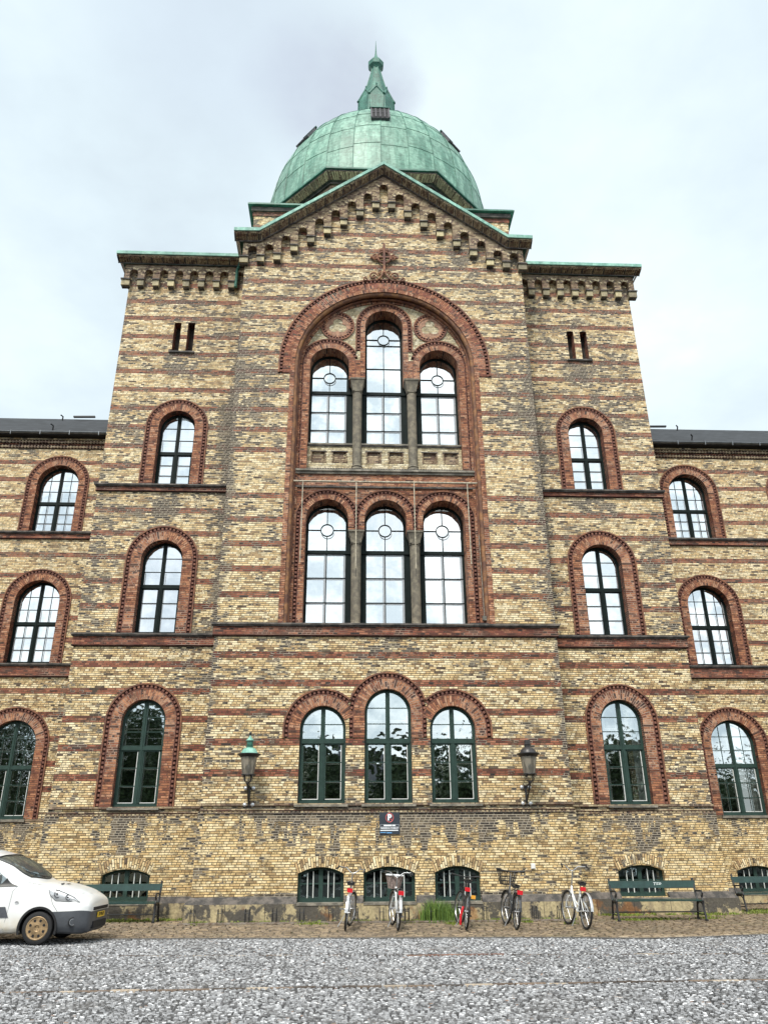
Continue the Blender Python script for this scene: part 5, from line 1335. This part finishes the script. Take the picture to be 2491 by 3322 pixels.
# ------------------------------------------------------------------ wall lamps
def lamp(x, label, broken):
    y = -.52; O = empty('wall_lantern', (x, 0, 2.6), label, 'lamp', 'lanterns on wall brackets'); c = (0, y, -2.6); s = lambda z: z-2.6
    mb = MB()
    cop = 'tin' if broken else 'copperedge'; neck = 'tin' if broken else 'copperdark'
    mb.lathe([(.205, s(3.745)), (.19, s(3.80)), (.14, s(3.865)), (.085, s(3.885))], (0, y, 0), 20, mat=cop); 
    mb.lathe([(.083, s(3.88)), (.083, s(3.95)), (.09, s(3.96)), (.075, s(3.97)), (.078, s(4.06))], (0, y, 0), 16, mat=neck)
    if not broken:
        mb.lathe([(.10, s(4.05)), (.10, s(4.065)), (.06, s(4.10)), (.012, s(4.17)), (.012, s(4.19))], (0, y, 0), 16, mat='copperedge')
    else: mb.lathe([(.078, s(4.06)), (.068, s(4.062)), (.068, s(3.95))], (0, y, 0), 16, mat='black')
    cap = mb.build('lantern_cap', None, O, smooth=True)
    if not broken:
        mb = MB(); mb.lathe([(0, s(4.185)), (.02, s(4.19)), (.036, s(4.215)), (.036, s(4.235)), (.02, s(4.26)), (0, s(4.265))], (0, y, 0), 12, mat='iron'); mb.build('ball_finial', None, cap, smooth=True)
    mb = MB(); mb.lathe([(.20, s(3.745)), (.285, s(3.74)), (.285, s(3.725)), (.235, s(3.69)), (.215, s(3.665)), (.20, s(3.66))], (0, y, 0), 28, mat='iron'); mb.lathe([(.135, s(3.27)), (.165, s(3.265)), (.17, s(3.25)), (.15, s(3.235)), (.0, s(3.235))], (0, y, 0), 24, mat='iron'); mb.build('lantern_rim', None, O, smooth=True)
    mb = MB(); mb.lathe([(.203, s(3.665)), (.145, s(3.27))], (0, y, 0), 24, mat='lampglass'); mb.build('lantern_glass', None, O, smooth=True)
    mb = MB(); mb.tube([(0, y, s(3.24)), (0, y, s(3.38))], .03, 8, 'iron'); mb.lathe([(0, s(3.38)), (.035, s(3.4)), (.04, s(3.46)), (0, s(3.52))], (0, y, 0), 10, mat='signwhite'); mb.build('bulb', None, O, smooth=True)
    mb = MB(); j = (0, y+.02, s(3.06))
    for k in range(4):
        a = PI/4 + k*PI/2; dx, dy = math.cos(a), math.sin(a)
        mb.tube([(dx*.03, y+dy*.03, s(3.07)), (dx*.09, y+dy*.09, s(3.10)), (dx*.11, y+dy*.11, s(3.17)), (dx*.10, y+dy*.10, s(3.24))], .010, 6, 'iron')
        mb.tube([(dx*(.15+.03*math.cos(t)), y+dy*(.15+.03*math.cos(t)), s(3.215)+.03*math.sin(t)) for t in [0, .8, 1.6, 2.4, 3.2, 4.0, 4.8, 5.4]], .008, 5, 'iron')
    mb.lathe([(0, s(3.02)), (.03, s(3.03)), (.045, s(3.06)), (.03, s(3.09)), (0, s(3.10))], (0, y+.02, 0), 12, mat='tin')
    ox = 0 if not broken else -.02
    mb.tube([(0, y+.02, s(3.05)), (ox, -.02, s(2.98))], .022, 8, 'iron'); mb.tube([(0, y+.02, s(3.04)), (ox, -.04, s(2.62))], .022, 8, 'iron'); mb.tube([(ox, -.04, s(3.02)), (ox, -.04, s(2.56))], .026, 8, 'iron')
    for z in (2.98, 2.60):
        mb.obox((ox, -.03, s(z)), (.13, 0, 0), (0, .012, 0), (0, 0, .028), 'tin')
        for q in (-1, 1): mb.lathe([(0, -.072), (.02, -.07), (.045, -.05), (.045, -.02)], (ox+q*.095, 0, s(z)), 12, 'y', 'alu')
    mb.build('bracket', None, O, smooth=True)
    return O
lamp(-3.43, 'black iron lantern with bright green copper cap and ball finial, left of the windows', False)
lamp(3.45, 'dark grey lantern whose cap has lost its top, right of the windows', True)

# ------------------------------------------------------------------ sign
S = empty('parking_sign', (.015, -.05, 2.16), 'dark square no parking sign under the central ground floor window', 'sign')
mb = MB(); mb.box(-.247, .247, -.02, -.002, -.25, .25, 'signface'); mb.build('sign_board', None, S)
def text(body, size, loc, mat, parent, name, rot=(PI/2, 0, 0), ext=.001, sxy=(1, 1), bold=0.0):
    cu = bpy.data.curves.new(name, 'FONT'); cu.body = body; cu.size = size; cu.extrude = ext; cu.align_x = 'CENTER'; cu.align_y = 'CENTER'; cu.offset = bold
    to = bpy.data.objects.new(name, cu); COL.objects.link(to); dg = bpy.context.evaluated_depsgraph_get()
    me = bpy.data.meshes.new_from_object(to.evaluated_get(dg)); bpy.data.objects.remove(to); me.materials.clear(); me.materials.append(M[mat])
    for v in me.vertices: v.co.x *= sxy[0]; v.co.y *= sxy[1]
    o = bpy.data.objects.new(name, me); COL.objects.link(o); o.parent = parent; o.location = loc; o.rotation_euler = rot; return o
mb = MB(); mb.tube([(.0+.092*math.cos(2*PI*i/32), -.023, .125+.1*math.sin(2*PI*i/32)) for i in range(32)], .009, 6, 'signred', closed=True)
mb.obox((0, -.022, .125), Vector((.065, 0, -.068)), (0, .0012, 0), Vector((.005, 0, .005)), 'signred'); mb.box(-.010, .010, -.024, -.02, .225, .25, 'signred'); mb.build('no_parking_symbol', None, S)
text('P', .19, (-.003, -.026, .128), 'signwhite', S, 'letter', bold=.008)
mb = MB()
for (a, b, z0, z1) in ((-.23, .23, -.032, -.029), (-.23, .23, -.071, -.068), (-.23, -.227, -.071, -.029), (.227, .23, -.071, -.029), (-.145, .05, -.066, -.036), (.062, .14, -.066, -.036), (-.23, .21, -.172, -.150)): mb.box(a, b, -.0215, -.0202, z0, z1, 'signwhite')
mb.box(-.23, -.09, -.0215, -.0202, -.215, -.20, 'signblue'); mb.box(-.07, .05, -.0215, -.0202, -.225, -.205, 'signblue'); mb.build('fine_print', None, S)
text('PARKERING FORBUDT', .056, (0, -.0222, -.112), 'signwhite', S, 'lettering', sxy=(.80, 1), bold=.0015)

# ------------------------------------------------------------------ van (front end faces +x)
VX, VY = -5.77, -3.395
V = empty('delivery_van', (VX-.97, VY, 0), 'white delivery van with grey bumper and dusty hubcaps, parked at the left edge', 'van')
def sect(kind, hw, zb, zt, hr=None):
    if kind == 'h':
        return [(0, zb), (hw-.16, zb), (hw-.03, zb+.08), (hw, .42), (hw-.005, .62), (hw-.05, zt-.10), (hw-.12, zt-.035), (hw-.30, zt), (hw*.35, zt+.02), (0, zt+.025)]
    return [(0, zb), (hw-.16, zb), (hw-.03, zb+.06), (hw, .42), (hw-.005, .70), (hw-.02, .93), (hw-.055, 1.03), (hw-.06-(zt-1.03)*.24, 1.03+(zt-1.03)*.80), (hw-.24, zt-.015), (0, zt+.015)]
ST = [(0.0, [(0, .30), (.30, .30), (.50, .32), (.56, .42), (.56, .58), (.52, .62), (.46, .65), (.36, .67), (.18, .68), (0, .69)]),
      (.035, [(0, .20), (.40, .20), (.62, .24), (.665, .42), (.66, .60), (.63, .66), (.57, .70), (.42, .74), (.2, .76), (0, .77)]),
      (.14, sect('h', .755, .17, .80)), (.30, sect('h', .79, .17, .88)), (.55, sect('h', .80, .18, .955)), (.85, sect('h', .805, .19, 1.01)), (1.06, sect('h', .805, .19, 1.045)),
      (1.28, [(0, .19), (.64, .19), (.775, .25), (.805, .42), (.80, .70), (.785, .93), (.745, 1.03), (.70, 1.12), (.45, 1.215), (0, 1.24)]),
      (1.55, [(0, .19), (.64, .19), (.775, .25), (.805, .42), (.80, .70), (.785, .93), (.745, 1.03), (.685, 1.27), (.50, 1.385), (0, 1.415)]),
      (1.85, [(0, .19), (.64, .19), (.775, .25), (.805, .42), (.80, .70), (.785, .93), (.75, 1.03), (.665, 1.38), (.50, 1.50), (0, 1.535)]),
      (2.2, sect('r', .805, .19, 1.60)), (2.8, sect('r', .805, .19, 1.655)), (3.4, sect('r', .80, .20, 1.65)), (3.75, sect('r', .79, .22, 1.60)), (3.88, [(0, .26), (.60, .26), (.72, .30), (.75, .42), (.74, .70), (.72, .93), (.68, 1.03), (.62, 1.33), (.5, 1.45), (0, 1.47)])]
def cr(p0, p1, p2, p3, t):
    return tuple(.5*((2*b) + (c-a)*t + (2*a-5*b+4*c-d)*t*t + (3*b-a-3*c+d)*t**3) for a, b, c, d in zip(p0, p1, p2, p3))
def surf(s, t, side=-1, off=0.0):
    s = max(0, min(3.88, s)); i = 0
    while i < len(ST)-2 and ST[i+1][0] < s: i += 1
    f = (s-ST[i][0])/(ST[i+1][0]-ST[i][0])
    def at(k):
        P = ST[k][1]; j = min(int(t), len(P)-2); g = t-j; a = P[max(j-1, 0)] if j > 0 else (-P[1][0], P[1][1]); d = P[j+2] if j+2 < len(P) else (-P[-2][0], P[-2][1])
        return cr(a, P[j], P[j+1], d, g)
    a, b = at(i), at(i+1); z_ = cr(at(max(i-1, 0)), a, b, at(min(i+2, len(ST)-1)), f) if 0 < i < len(ST)-2 else tuple(a[k]+(b[k]-a[k])*f for k in range(2))
    y, z = z_
    return Vector((.97 - s, side*(y+off*.9), z+off*.35))
SS = [3.88*i/120 for i in range(121)]; TT = [9*i/54 for i in range(55)]
WC = [(.09, .28), (-2.36, .28)]
body, bump, rbump = MB(), MB(), MB()
for i in range(120):
    for j in range(54):
        for side in (-1, 1):
            q = [surf(SS[i], TT[j], side), surf(SS[i+1], TT[j], side), surf(SS[i+1], TT[j+1], side), surf(SS[i], TT[j+1], side)]
            c = sum(q, Vector())/4; sm = (SS[i]+SS[i+1])/2
            if abs(c.y) > .5 and any(math.hypot(c.x-w[0], c.z-w[1]) < .335 for w in WC): continue
            if side > 0: q = q[::-1]
            if (sm < .80 and j < 22): bump.face(q, 'greyplastic')
            elif sm > 3.7 and j < 20: rbump.face(q, 'greyplastic')
            else: body.face(q, 'van')
for (k, s_) in ((0, 1), (120, -1)):
    for j in range(54):
        q = [surf(SS[k], TT[j], -1), surf(SS[k], TT[j+1], -1), surf(SS[k], TT[j+1], 1), surf(SS[k], TT[j], 1)]
        c = sum(q, Vector())/4
        low = j < (22 if k == 0 else 20)
        ((bump if k == 0 else rbump) if low else body).face(q, 'greyplastic' if low else 'van')
def merged(mb, name):
    o = mb.build(name, None, V); import bmesh
    bm = bmesh.new(); bm.from_mesh(o.data); bmesh.ops.remove_doubles(bm, verts=bm.verts, dist=.0008); bmesh.ops.recalc_face_normals(bm, faces=bm.faces)
    for f in bm.faces: f.smooth = True
    bm.to_mesh(o.data); bm.free()
    try: o.data.set_sharp_from_angle(angle=math.radians(50))
    except Exception: pass
    return o
merged(body, 'body'); bmp = merged(bump, 'bumper'); merged(rbump, 'bumper')
def patch(corn, side, mat, name, off=.008, n=12, m_=8, parent=None):
    mb = MB()
    for i in range(n):
        for j in range(m_):
            def pt(u, v):
                a, b, c, d = corn; s = a[0]*(1-u)*(1-v)+b[0]*u*(1-v)+c[0]*u*v+d[0]*(1-u)*v; t = a[1]*(1-u)*(1-v)+b[1]*u*(1-v)+c[1]*u*v+d[1]*(1-u)*v
                return surf(s, t, side, off)
            q = [pt(i/n, j/m_), pt((i+1)/n, j/m_), pt((i+1)/n, (j+1)/m_), pt(i/n, (j+1)/m_)]
            mb.face(q, mat)
    return mb.build(name, None, parent or V, smooth=True)
# windscreen (both halves in one mesh)
mb = MB(); n = 14
def wpt(u, v):   # u 0..1 base to top, v -1..1 side to side
    s = 1.075 + .13*abs(v)**2 + u*(.70-.02*abs(v)) ; side = -1 if v < 0 else 1; t = 9 - abs(v)*(1.55 + .10*u)
    return surf(s, t, side, .008)
for i in range(n):
    for j in range(-n, n): q = [wpt(i/n, j/n), wpt(i/n, (j+1)/n), wpt((i+1)/n, (j+1)/n), wpt((i+1)/n, j/n)]; mb.face(q, 'carglass')
ws = mb.build('windscreen', None, V, smooth=True)
mb = MB()
for u in (0, 1): mb.tube([wpt(u, j/n) for j in range(-n, n+1)], .014, 5, 'blackplastic')
for v in (-1, 1): mb.tube([wpt(i/n, v) for i in range(n+1)], .012, 5, 'blackplastic')
mb.build('windscreen_seal', None, ws)
mb = MB()
for a, b in (((.02, .15), (.06, -.75)), ((.02, -.35), (.22, -.9))): mb.tube([wpt(*a)+Vector((.02, 0, .02)), wpt(*b)+Vector((.02, 0, .02))], .008, 5, 'blackplastic')
mb.build('wiper', None, V)
# dark cabin behind the glass and seats
mb = MB(); mb.box(-2.8, .0-.15, -.60, .60, .75, 1.0, 'blackplastic'); mb.box(-.85, -.70, -.5, -.1, .9, 1.28, 'greyplastic'); mb.box(-.85, -.70, .1, .5, .9, 1.28, 'greyplastic'); mb.build('cabin', None, V)
for side in (-1, 1):
    patch([(1.70, 5.55), (2.62, 5.55), (2.55, 7.2), (2.04, 7.05)], side, 'carglass', 'side_window'); patch([(1.50, 5.55), (1.67, 5.55), (1.99, 6.98), (1.60, 6.35)], side, 'carglass', 'quarter_window'); patch([(1.665, 5.55), (1.705, 5.55), (2.045, 7.07), (1.985, 7.0)], side, 'blackplastic', 'window_pillar', .011)
    q = patch([(1.33, 5.35), (1.74, 5.35), (1.72, 5.60), (1.58, 6.35)], side, 'blackplastic', 'mirror_base', .012)
    mb = MB(); base = surf(1.80, 6.0, side, 0)
    c = base + Vector((.02, side*.11, .075)); mb.lathe([(0, -.05), (.085, -.045), (.10, 0), (.09, .04), (0, .05)], c, 14, 'x', 'blackplastic'); mb.v = [((v[0]-c.x)*.9+c.x, (v[1]-c.y)*1.0+c.y, (v[2]-c.z)*1.25+c.z) for v in mb.v]
    mb.tube([base, c], .03, 8, 'blackplastic'); mb.build('wing_mirror', None, V, smooth=True)
    # headlight: almond shape on the corner
    mb = MB(); cor = [(.18, 4.72), (.30, 5.0), (.48, 5.18), (.68, 5.32), (.78, 5.05), (.73, 4.68), (.62, 4.42), (.38, 4.46)]
    cs = (sum(p[0] for p in cor)/8, sum(p[1] for p in cor)/8)
    for i in range(8):
        a, b = cor[i], cor[(i+1) % 8]
        for r0, r1 in ((0, .35), (.35, .7), (.7, 1)):
            P4 = [(cs[0]+(p[0]-cs[0])*r, cs[1]+(p[1]-cs[1])*r) for p, r in ((a, r0), (a, r1), (b, r1), (b, r0))]
            mb.face([surf(s, t, side, .007+.012*(1-r**2)) for (s, t), r in zip(P4, (r0, r1, r1, r0))], 'alu')
    hl_ = mb.build('headlight', None, V, smooth=True)
    mb = MB(); mb.tube([surf(p[0], p[1], side, .010) for p in cor], .006, 5, 'greyplastic', closed=True)
    for (s, t, r) in ((.60, 4.85, .065), (.40, 4.78, .045)):
        c = surf(s, t, side, .018); nn = Vector((.5, side*.75, .35)).normalized(); a_ = nn.cross(Vector((0, 0, 1))).normalized(); b_ = a_.cross(nn)
        mb.tube([c + (a_*math.cos(2*PI*i/14)+b_*math.sin(2*PI*i/14))*r for i in range(14)], .008, 5, 'greyplastic', closed=True); mb.tube([c-nn*.005, c+nn*.006], [r*.45, .004], 8, 'iron')
    mb.build('headlight_trim', None, hl_)
    # seams
    mb = MB(); mb.tube([surf(s, t, side, .002) for s, t in ((1.50, 2.1), (1.47, 3), (1.44, 3.8), (1.42, 4.8), (1.36, 5.3))], .0035, 4, 'innergrey'); mb.build('panel_gap', None, V)
    mb = MB(); mb.tube([surf(2.75, t, side, .002) for t in (2.2, 3, 4, 5, 6, 7, 7.7)], .0035, 4, 'innergrey'); mb.build('panel_gap', None, V)
    mb = MB(); mb.tube([surf(s, t, side, .002) for s, t in ((.14, 8.4), (.22, 7.0), (.30, 5.9), (.5, 5.75), (.9, 6.0), (1.2, 6.2))], .003, 4, 'innergrey'); mb.build('panel_gap', None, V)
    mb = MB(); mb.tube([surf(s, t, side, .002) for s, t in ((.73, 4.68), (.66, 4.2), (.56, 3.7))], .004, 4, 'greyplastic')
    mb.build('panel_gap', None, V)
    patch([(1.42, 3.15), (2.6, 3.15), (2.6, 3.75), (1.50, 3.75)], side, 'greyplastic', 'side_moulding', .014)
    mb = MB(); c = surf(1.31, 4.0, side, .004); mb.lathe([(0, .008), (.02, .006), (.024, 0)], c, 10, 'y', 'alu'); mb.v = [((v[0]-c.x)*1.5+c.x, v[1]+(0 if side > 0 else -.006), v[2]) for v in mb.v]; mb.build('side_indicator', None, V)
    c = surf(1.65+.75, 5.0, side, .01); mb = MB(); mb.obox(c, (.09, 0, 0), (0, .014, 0), (0, 0, .018), 'greyplastic'); mb.build('door_handle', None, V)
    # fog light
    mb = MB(); c = surf(.26, 2.75, side, .006); nn = Vector((.6, side*.8, .02)).normalized(); a_ = nn.cross(Vector((0, 0, 1))).normalized(); b_ = a_.cross(nn)
    mb.tube([c + (a_*math.cos(2*PI*i/18)+b_*math.sin(2*PI*i/18))*.072 for i in range(18)], .012, 6, 'blackplastic', closed=True); mb.tube([c-nn*.03, c+nn*.004], [.045, .05], 16, 'greyplastic')
    mb.tube([c + (a_*math.cos(2*PI*i/18)+b_*math.sin(2*PI*i/18))*.05 for i in range(18)], .005, 6, 'alu', closed=True)
    mb.build('fog_light', None, bmp, smooth=True)
    # wheels
    for wx, wz in WC:
        y0 = side*(.805-.10)
        mb = MB(); pr = [(.15, -.10), (.235, -.10), (.265, -.085), (.28, -.05), (.28, .05), (.265, .085), (.23, .098), (.192, .093)]; pr = [(r, h*side) for r, h in pr]
        mb.lathe(pr, (wx, y0, wz), 36, 'y', 'rubber'); w = mb.build('wheel', None, V, smooth=True)
        mb = MB(); o_ = side*1.0
        hp = [(0, .085), (.04, .09), (.055, .10), (.12, .093), (.165, .091), (.185, .100), (.197, .094)]
        mb.lathe([(r, h*o_) for r, h in hp], (wx, y0, wz), 36, 'y', 'bronze')
        for k in range(8):
            a = 2*PI*(k+.5)/8; c0 = Vector((math.cos(a), 0, math.sin(a))); t0 = Vector((-math.sin(a), 0, math.cos(a))); yy = y0 + side*.0965
            P = [c0*.108 - t0*.010, c0*.12-t0*.020, c0*.148 - t0*.024, c0*.154, c0*.148 + t0*.024, c0*.12+t0*.020, c0*.108 + t0*.010]
            mb.face([(wx+p.x, yy, wz+p.z) for p in P], 'black')
        for k in range(4):
            a = 2*PI*k/4+.7; mb.tube([(wx+.035*math.cos(a), y0+side*.085, wz+.035*math.sin(a)), (wx+.035*math.cos(a), y0+side*.098, wz+.035*math.sin(a))], .007, 6, 'black')
        mb.build('hubcap', None, w, smooth=False)
        mb = MB(); n2 = 28   # wheel arch liner and rim
        for i in range(n2):
            a0, a1 = -.45+ (PI+.9)*i/n2, -.45 + (PI+.9)*(i+1)/n2
            p = lambda r, a, y: (wx+r*math.cos(a), y, wz+r*math.sin(a))
            yo = side*.811; yi = side*.50
            if wz+.355*math.sin(a0) < .17 or wz+.355*math.sin(a1) < .17: continue
            mb.face([p(.345, a0, yo), p(.345, a1, yo), p(.345, a1, yi), p(.345, a0, yi)], 'black'); mb.face([p(.318, a0, yo), p(.318, a1, yo), p(.358, a1, yo), p(.358, a0, yo)], 'black'); mb.face([p(0, a0, yi), p(.345, a0, yi), p(.345, a1, yi)], 'black')
        mb.build('wheel_arch', None, V)
# front: grille slots, plate, badge
mb = MB(); mb.box(.945, .985, -.46, .46, .545, .60, 'black'); mb.box(.94, .985, -.42, .42, .24, .36, 'black'); mb.build('grille', None, bmp)
mb = MB(); mb.box(.986, 1.0, -.22, .22, .415, .505, 'yellowplate'); pl = mb.build('number_plate', None, V)
text('DP 80 625', .085, (1.002, 0, .462), 'black', pl, 'plate_lettering', rot=(PI/2, 0, PI/2), sxy=(.95, 1), bold=.0015)
mb = MB(); bx = .975   # small rampant beast badge, built as a flat silhouette
sil = [(-.035, .0), (-.015, .02), (-.02, .05), (-.04, .06), (-.035, .085), (-.01, .08), (.0, .10), (.025, .105), (.035, .085), (.02, .075), (.03, .06), (.05, .055), (.03, .045), (.02, .035), (.035, .01), (.02, -.02), (.03, -.04), (.005, -.035), (-.005, -.01), (-.02, -.035), (-.04, -.03)]
for x_, k_ in ((.0, 1),):
    f_ = [(.925+.045*(.105-p[1])*4, p[0], .66+p[1]) for p in sil]
    f_ = [(surf(.035+max(0, (p[1])*.75), 9, 1, .0).x+.016, p[0], .665+p[1]*.9) for p in sil]
    mb.face(f_, 'lead'); mb.face([(q[0]-.008, q[1], q[2]) for q in f_][::-1], 'lead')
mb.build('badge', None, V)
mb = MB(); mb.tube([surf(2.1, 9, 1)+Vector((0, 0, 0)), surf(2.15, 9, 1)+Vector((0, 0, .03))], .012, 6, 'blackplastic'); mb.build('roof_aerial_base', None, V)
mb = MB(); mb.box(-.02, .0, -.30, -.22, 0, .001, 'black')
c = surf(.62, 8.2, -1, .004); mb = MB(); mb.obox(c, (.06, .02, .012), (-.01, .05, 0), (0, 0, .004), 'blackplastic'); mb.obox(c+Vector((-.05, -.12, .012)), (.02, .02, .004), (-.02, .09, 0), (0, 0, .004), 'blackplastic'); mb.build('bonnet_washer', None, V)

# ------------------------------------------------------------------ the street behind the camera (seen only in reflections)
H = empty('opposite_house', (0, -52, 0), 'dark slate-roofed house across the square, seen mirrored in the ground floor panes', 'building')
mb = MB(); mb.box(-5, 8, -8, 0, 0, 6.0, 'signface'); mb.build('wall', None, H)
mb = MB(); P = [(-5.4, .5, 6.0), (8.4, .5, 6.0), (5.5, -4, 10.8), (-2.5, -4, 10.8), (-5.4, -8.5, 6.0), (8.4, -8.5, 6.0)]
mb.face([P[0], P[1], P[2], P[3]], 'signface'); mb.face([P[5], P[4], P[3], P[2]], 'signface'); mb.face([P[0], P[3], P[4]], 'signface'); mb.face([P[1], P[5], P[2]], 'signface'); mb.build('roof', None, H)
def tree(x, y, h, r, label):
    O = empty('leafy_tree', (x, y, 0), label, 'tree', 'trees across the square')
    mb = MB(); mb.tube([(0, 0, 0), (.1, .1, h*.3), (.0, .2, h*.55), (.1, 0, h*.8)], [.35, .26, .18, .06], 8, 'iron'); 
    for k in range(5): a = k*1.3; mb.tube([(0, .1, h*(.3+.07*k)), (r*.6*math.cos(a), r*.6*math.sin(a), h*(.5+.08*k))], [.14, .04], 6, 'iron')
    mb.build('trunk', None, O)
    mb = MB(); blobs = [(random.gauss(0, r*.42), random.gauss(0, r*.42), h*random.uniform(.22, .92), r*random.uniform(.28, .5)) for _ in range(40)]
    for bx, by, bz, br in blobs:
        for q in range(190):
            d = Vector((random.gauss(0, 1), random.gauss(0, 1), random.gauss(0, 1))).normalized()*br*random.uniform(.6, 1.05)
            c = Vector((bx, by, bz)) + d; a = Vector((random.gauss(0, 1), random.gauss(0, 1), random.gauss(0, 1))).normalized(); b = a.cross(d).normalized(); s_ = random.uniform(.22, .42)
            mb.face([c-a*s_, c+b*s_*.6, c+a*s_, c-b*s_*.6], 'leaf', sh=random.random())
    mb.build('crown', None, O)
TL = [(-3.5, -42, 7.5, 3.4, 'low dark tree in front of the left corner of the opposite house'), (8.5, -42, 7.5, 3.4, 'low dark tree in front of the right corner of the opposite house'), (15.8, -45, 9.2, 4.2, 'rounded dark tree to the right of the opposite house'), (34, -44, 8.0, 5, 'low dark tree far to the right across the square'), (-31, -44, 12.5, 6.5, 'wide dark tree far to the left across the square, mirrored in the left wing panes'), (-19, -44, 13.0, 5.2, 'broad dark tree across the square, mirrored in the left tower panes'), (-12.0, -46, 11.0, 4.6, 'tall dark tree across the square between two broader trees'), (-6.5, -46, 10.4, 4.0, 'dark tree left of the opposite house, mirrored in the panes'), (11.5, -45, 10.6, 4.2, 'dark tree right of the opposite house, mirrored in the panes'), (3.2, -44.5, 9.6, 3.0, 'small dark tree in front of the opposite house, mirrored in the panes'), (22.5, -44, 9.8, 4.8, 'low dark tree across the square, mirrored in the right tower panes')]
for a in TL: tree(*a)

# ------------------------------------------------------------------ sky and light
w = bpy.data.worlds.new('World'); sc.world = w; w.use_nodes = True; t = w.node_tree
for n in list(t.nodes): t.nodes.remove(n)
g = N(t); out = t.nodes.new('ShaderNodeOutputWorld'); bg = t.nodes.new('ShaderNodeBackground')
SUN_EL, SUN_AZ = math.radians(52), math.radians(200)      # azimuth from +y clockwise: behind the camera, a bit to its left
sky = t.nodes.new('ShaderNodeTexSky'); sky.sky_type = 'NISHITA'; sky.sun_disc = False; sky.sun_elevation = SUN_EL; sky.sun_rotation = SUN_AZ; sky.air_density = 1.0; sky.dust_density = 2.0
D = g.coord('Generated'); q = g.sep(D)
# flat cloud deck: project the direction on a plane overhead
zz = g.m('MAXIMUM', g.m('ADD', q[2], .12), .05); P = g.comb(g.m('DIVIDE', q[0], zz), g.m('DIVIDE', q[1], zz), 0.0)
n1 = g.noise(P, 1.05, 7, .56); n2 = g.noise(P, .42, 3, .5)
cl = g.ramp(g.m('ADD', g.m('MULTIPLY', n1, .55), g.m('MULTIPLY', n2, .45)), [(.37, (6.2, 7.1, 7.9)), (.44, (7.4, 8.6, 9.3)), (.51, (8.7, 9.9, 10.3)), (.57, (10.6, 11.2, 11.4))])
# one darker violet-grey cloud left of the spire
def blob(dx, dy, dz, lo, hi, f):
    v = Vector((dx, dy, dz)).normalized(); d = g.m('ADD', g.m('ADD', g.m('MULTIPLY', q[0], v.x), g.m('MULTIPLY', q[1], v.y)), g.m('MULTIPLY', q[2], v.z))
    return g.m('MULTIPLY', g.step(g.m('ADD', d, g.m('MULTIPLY', g.m('SUBTRACT', n1, .5), .05)), lo, hi), f)
CAMF = Vector((0.04414455, 0.91542098, 0.40006959)); CAMR = Vector((0.99895524, -0.04518521, -0.00683617)); CAMU = Vector((-0.01181925, -0.39995339, 0.91645927))
def wdir(px, py): return CAMF + CAMR*((px-829.5)/1688.4) - CAMU*((py-1106)/1688.4)
d1 = wdir(680, 165); cl = g.mix(blob(d1.x, d1.y, d1.z, .9935, 1.0, .9), cl, (5.6, 6.2, 7.3))
d2 = wdir(450, 60); cl = g.mix(blob(d2.x, d2.y, d2.z, .985, 1.0, .35), cl, (6.2, 7.1, 8.5))
mixc = g.mix(.97, sky.outputs[0], cl)
hz = g.m('SUBTRACT', 1.0, g.step(q[2], .0, .45)); mixc = g.mix(g.m('MULTIPLY', hz, .55), mixc, (10.6, 11.1, 11.2))
bb_ = g.m('ADD', 1.0, g.m('MULTIPLY', g.step(g.m('MULTIPLY', q[1], -1.0), -.2, .8), .38)); vm = t.nodes.new('ShaderNodeVectorMath'); vm.operation = 'SCALE'; t.links.new(mixc, vm.inputs[0]); t.links.new(bb_, vm.inputs['Scale'])
t.links.new(vm.outputs[0], bg.inputs[0]); bg.inputs[1].default_value = .0475
t.links.new(bg.outputs[0], out.inputs[0])
L = bpy.data.lights.new('sun', 'SUN'); L.energy = 1.5; L.angle = math.radians(12); L.color = (1.0, .95, .86)
so = bpy.data.objects.new('sun', L); COL.objects.link(so)
sd = Vector((math.sin(SUN_AZ)*math.cos(SUN_EL), math.cos(SUN_AZ)*math.cos(SUN_EL), math.sin(SUN_EL))); so.rotation_euler = sd.to_track_quat('Z', 'Y').to_euler(); so.location = sd*60

# ------------------------------------------------------------------ camera
cam = bpy.data.cameras.new('camera'); co = bpy.data.objects.new('camera', cam); COL.objects.link(co); sc.camera = co
cam.sensor_fit = 'HORIZONTAL'; cam.sensor_width = 36; cam.lens = 1688.42/1659*36; cam.clip_end = 1500; cam.clip_start = .1
Mx = Matrix(((CAMR.x, CAMU.x, -CAMF.x, -1.05301648), (CAMR.y, CAMU.y, -CAMF.y, -20.53973074), (CAMR.z, CAMU.z, -CAMF.z, 1.5), (0, 0, 0, 1))); co.matrix_world = Mx
sc.view_settings.view_transform = 'Standard'; sc.view_settings.look = 'None'; sc.view_settings.gamma = 1; sc.view_settings.exposure = 1.2
try:
    sc.cycles.max_bounces = 8; sc.cycles.transparent_max_bounces = 8
except Exception: pass
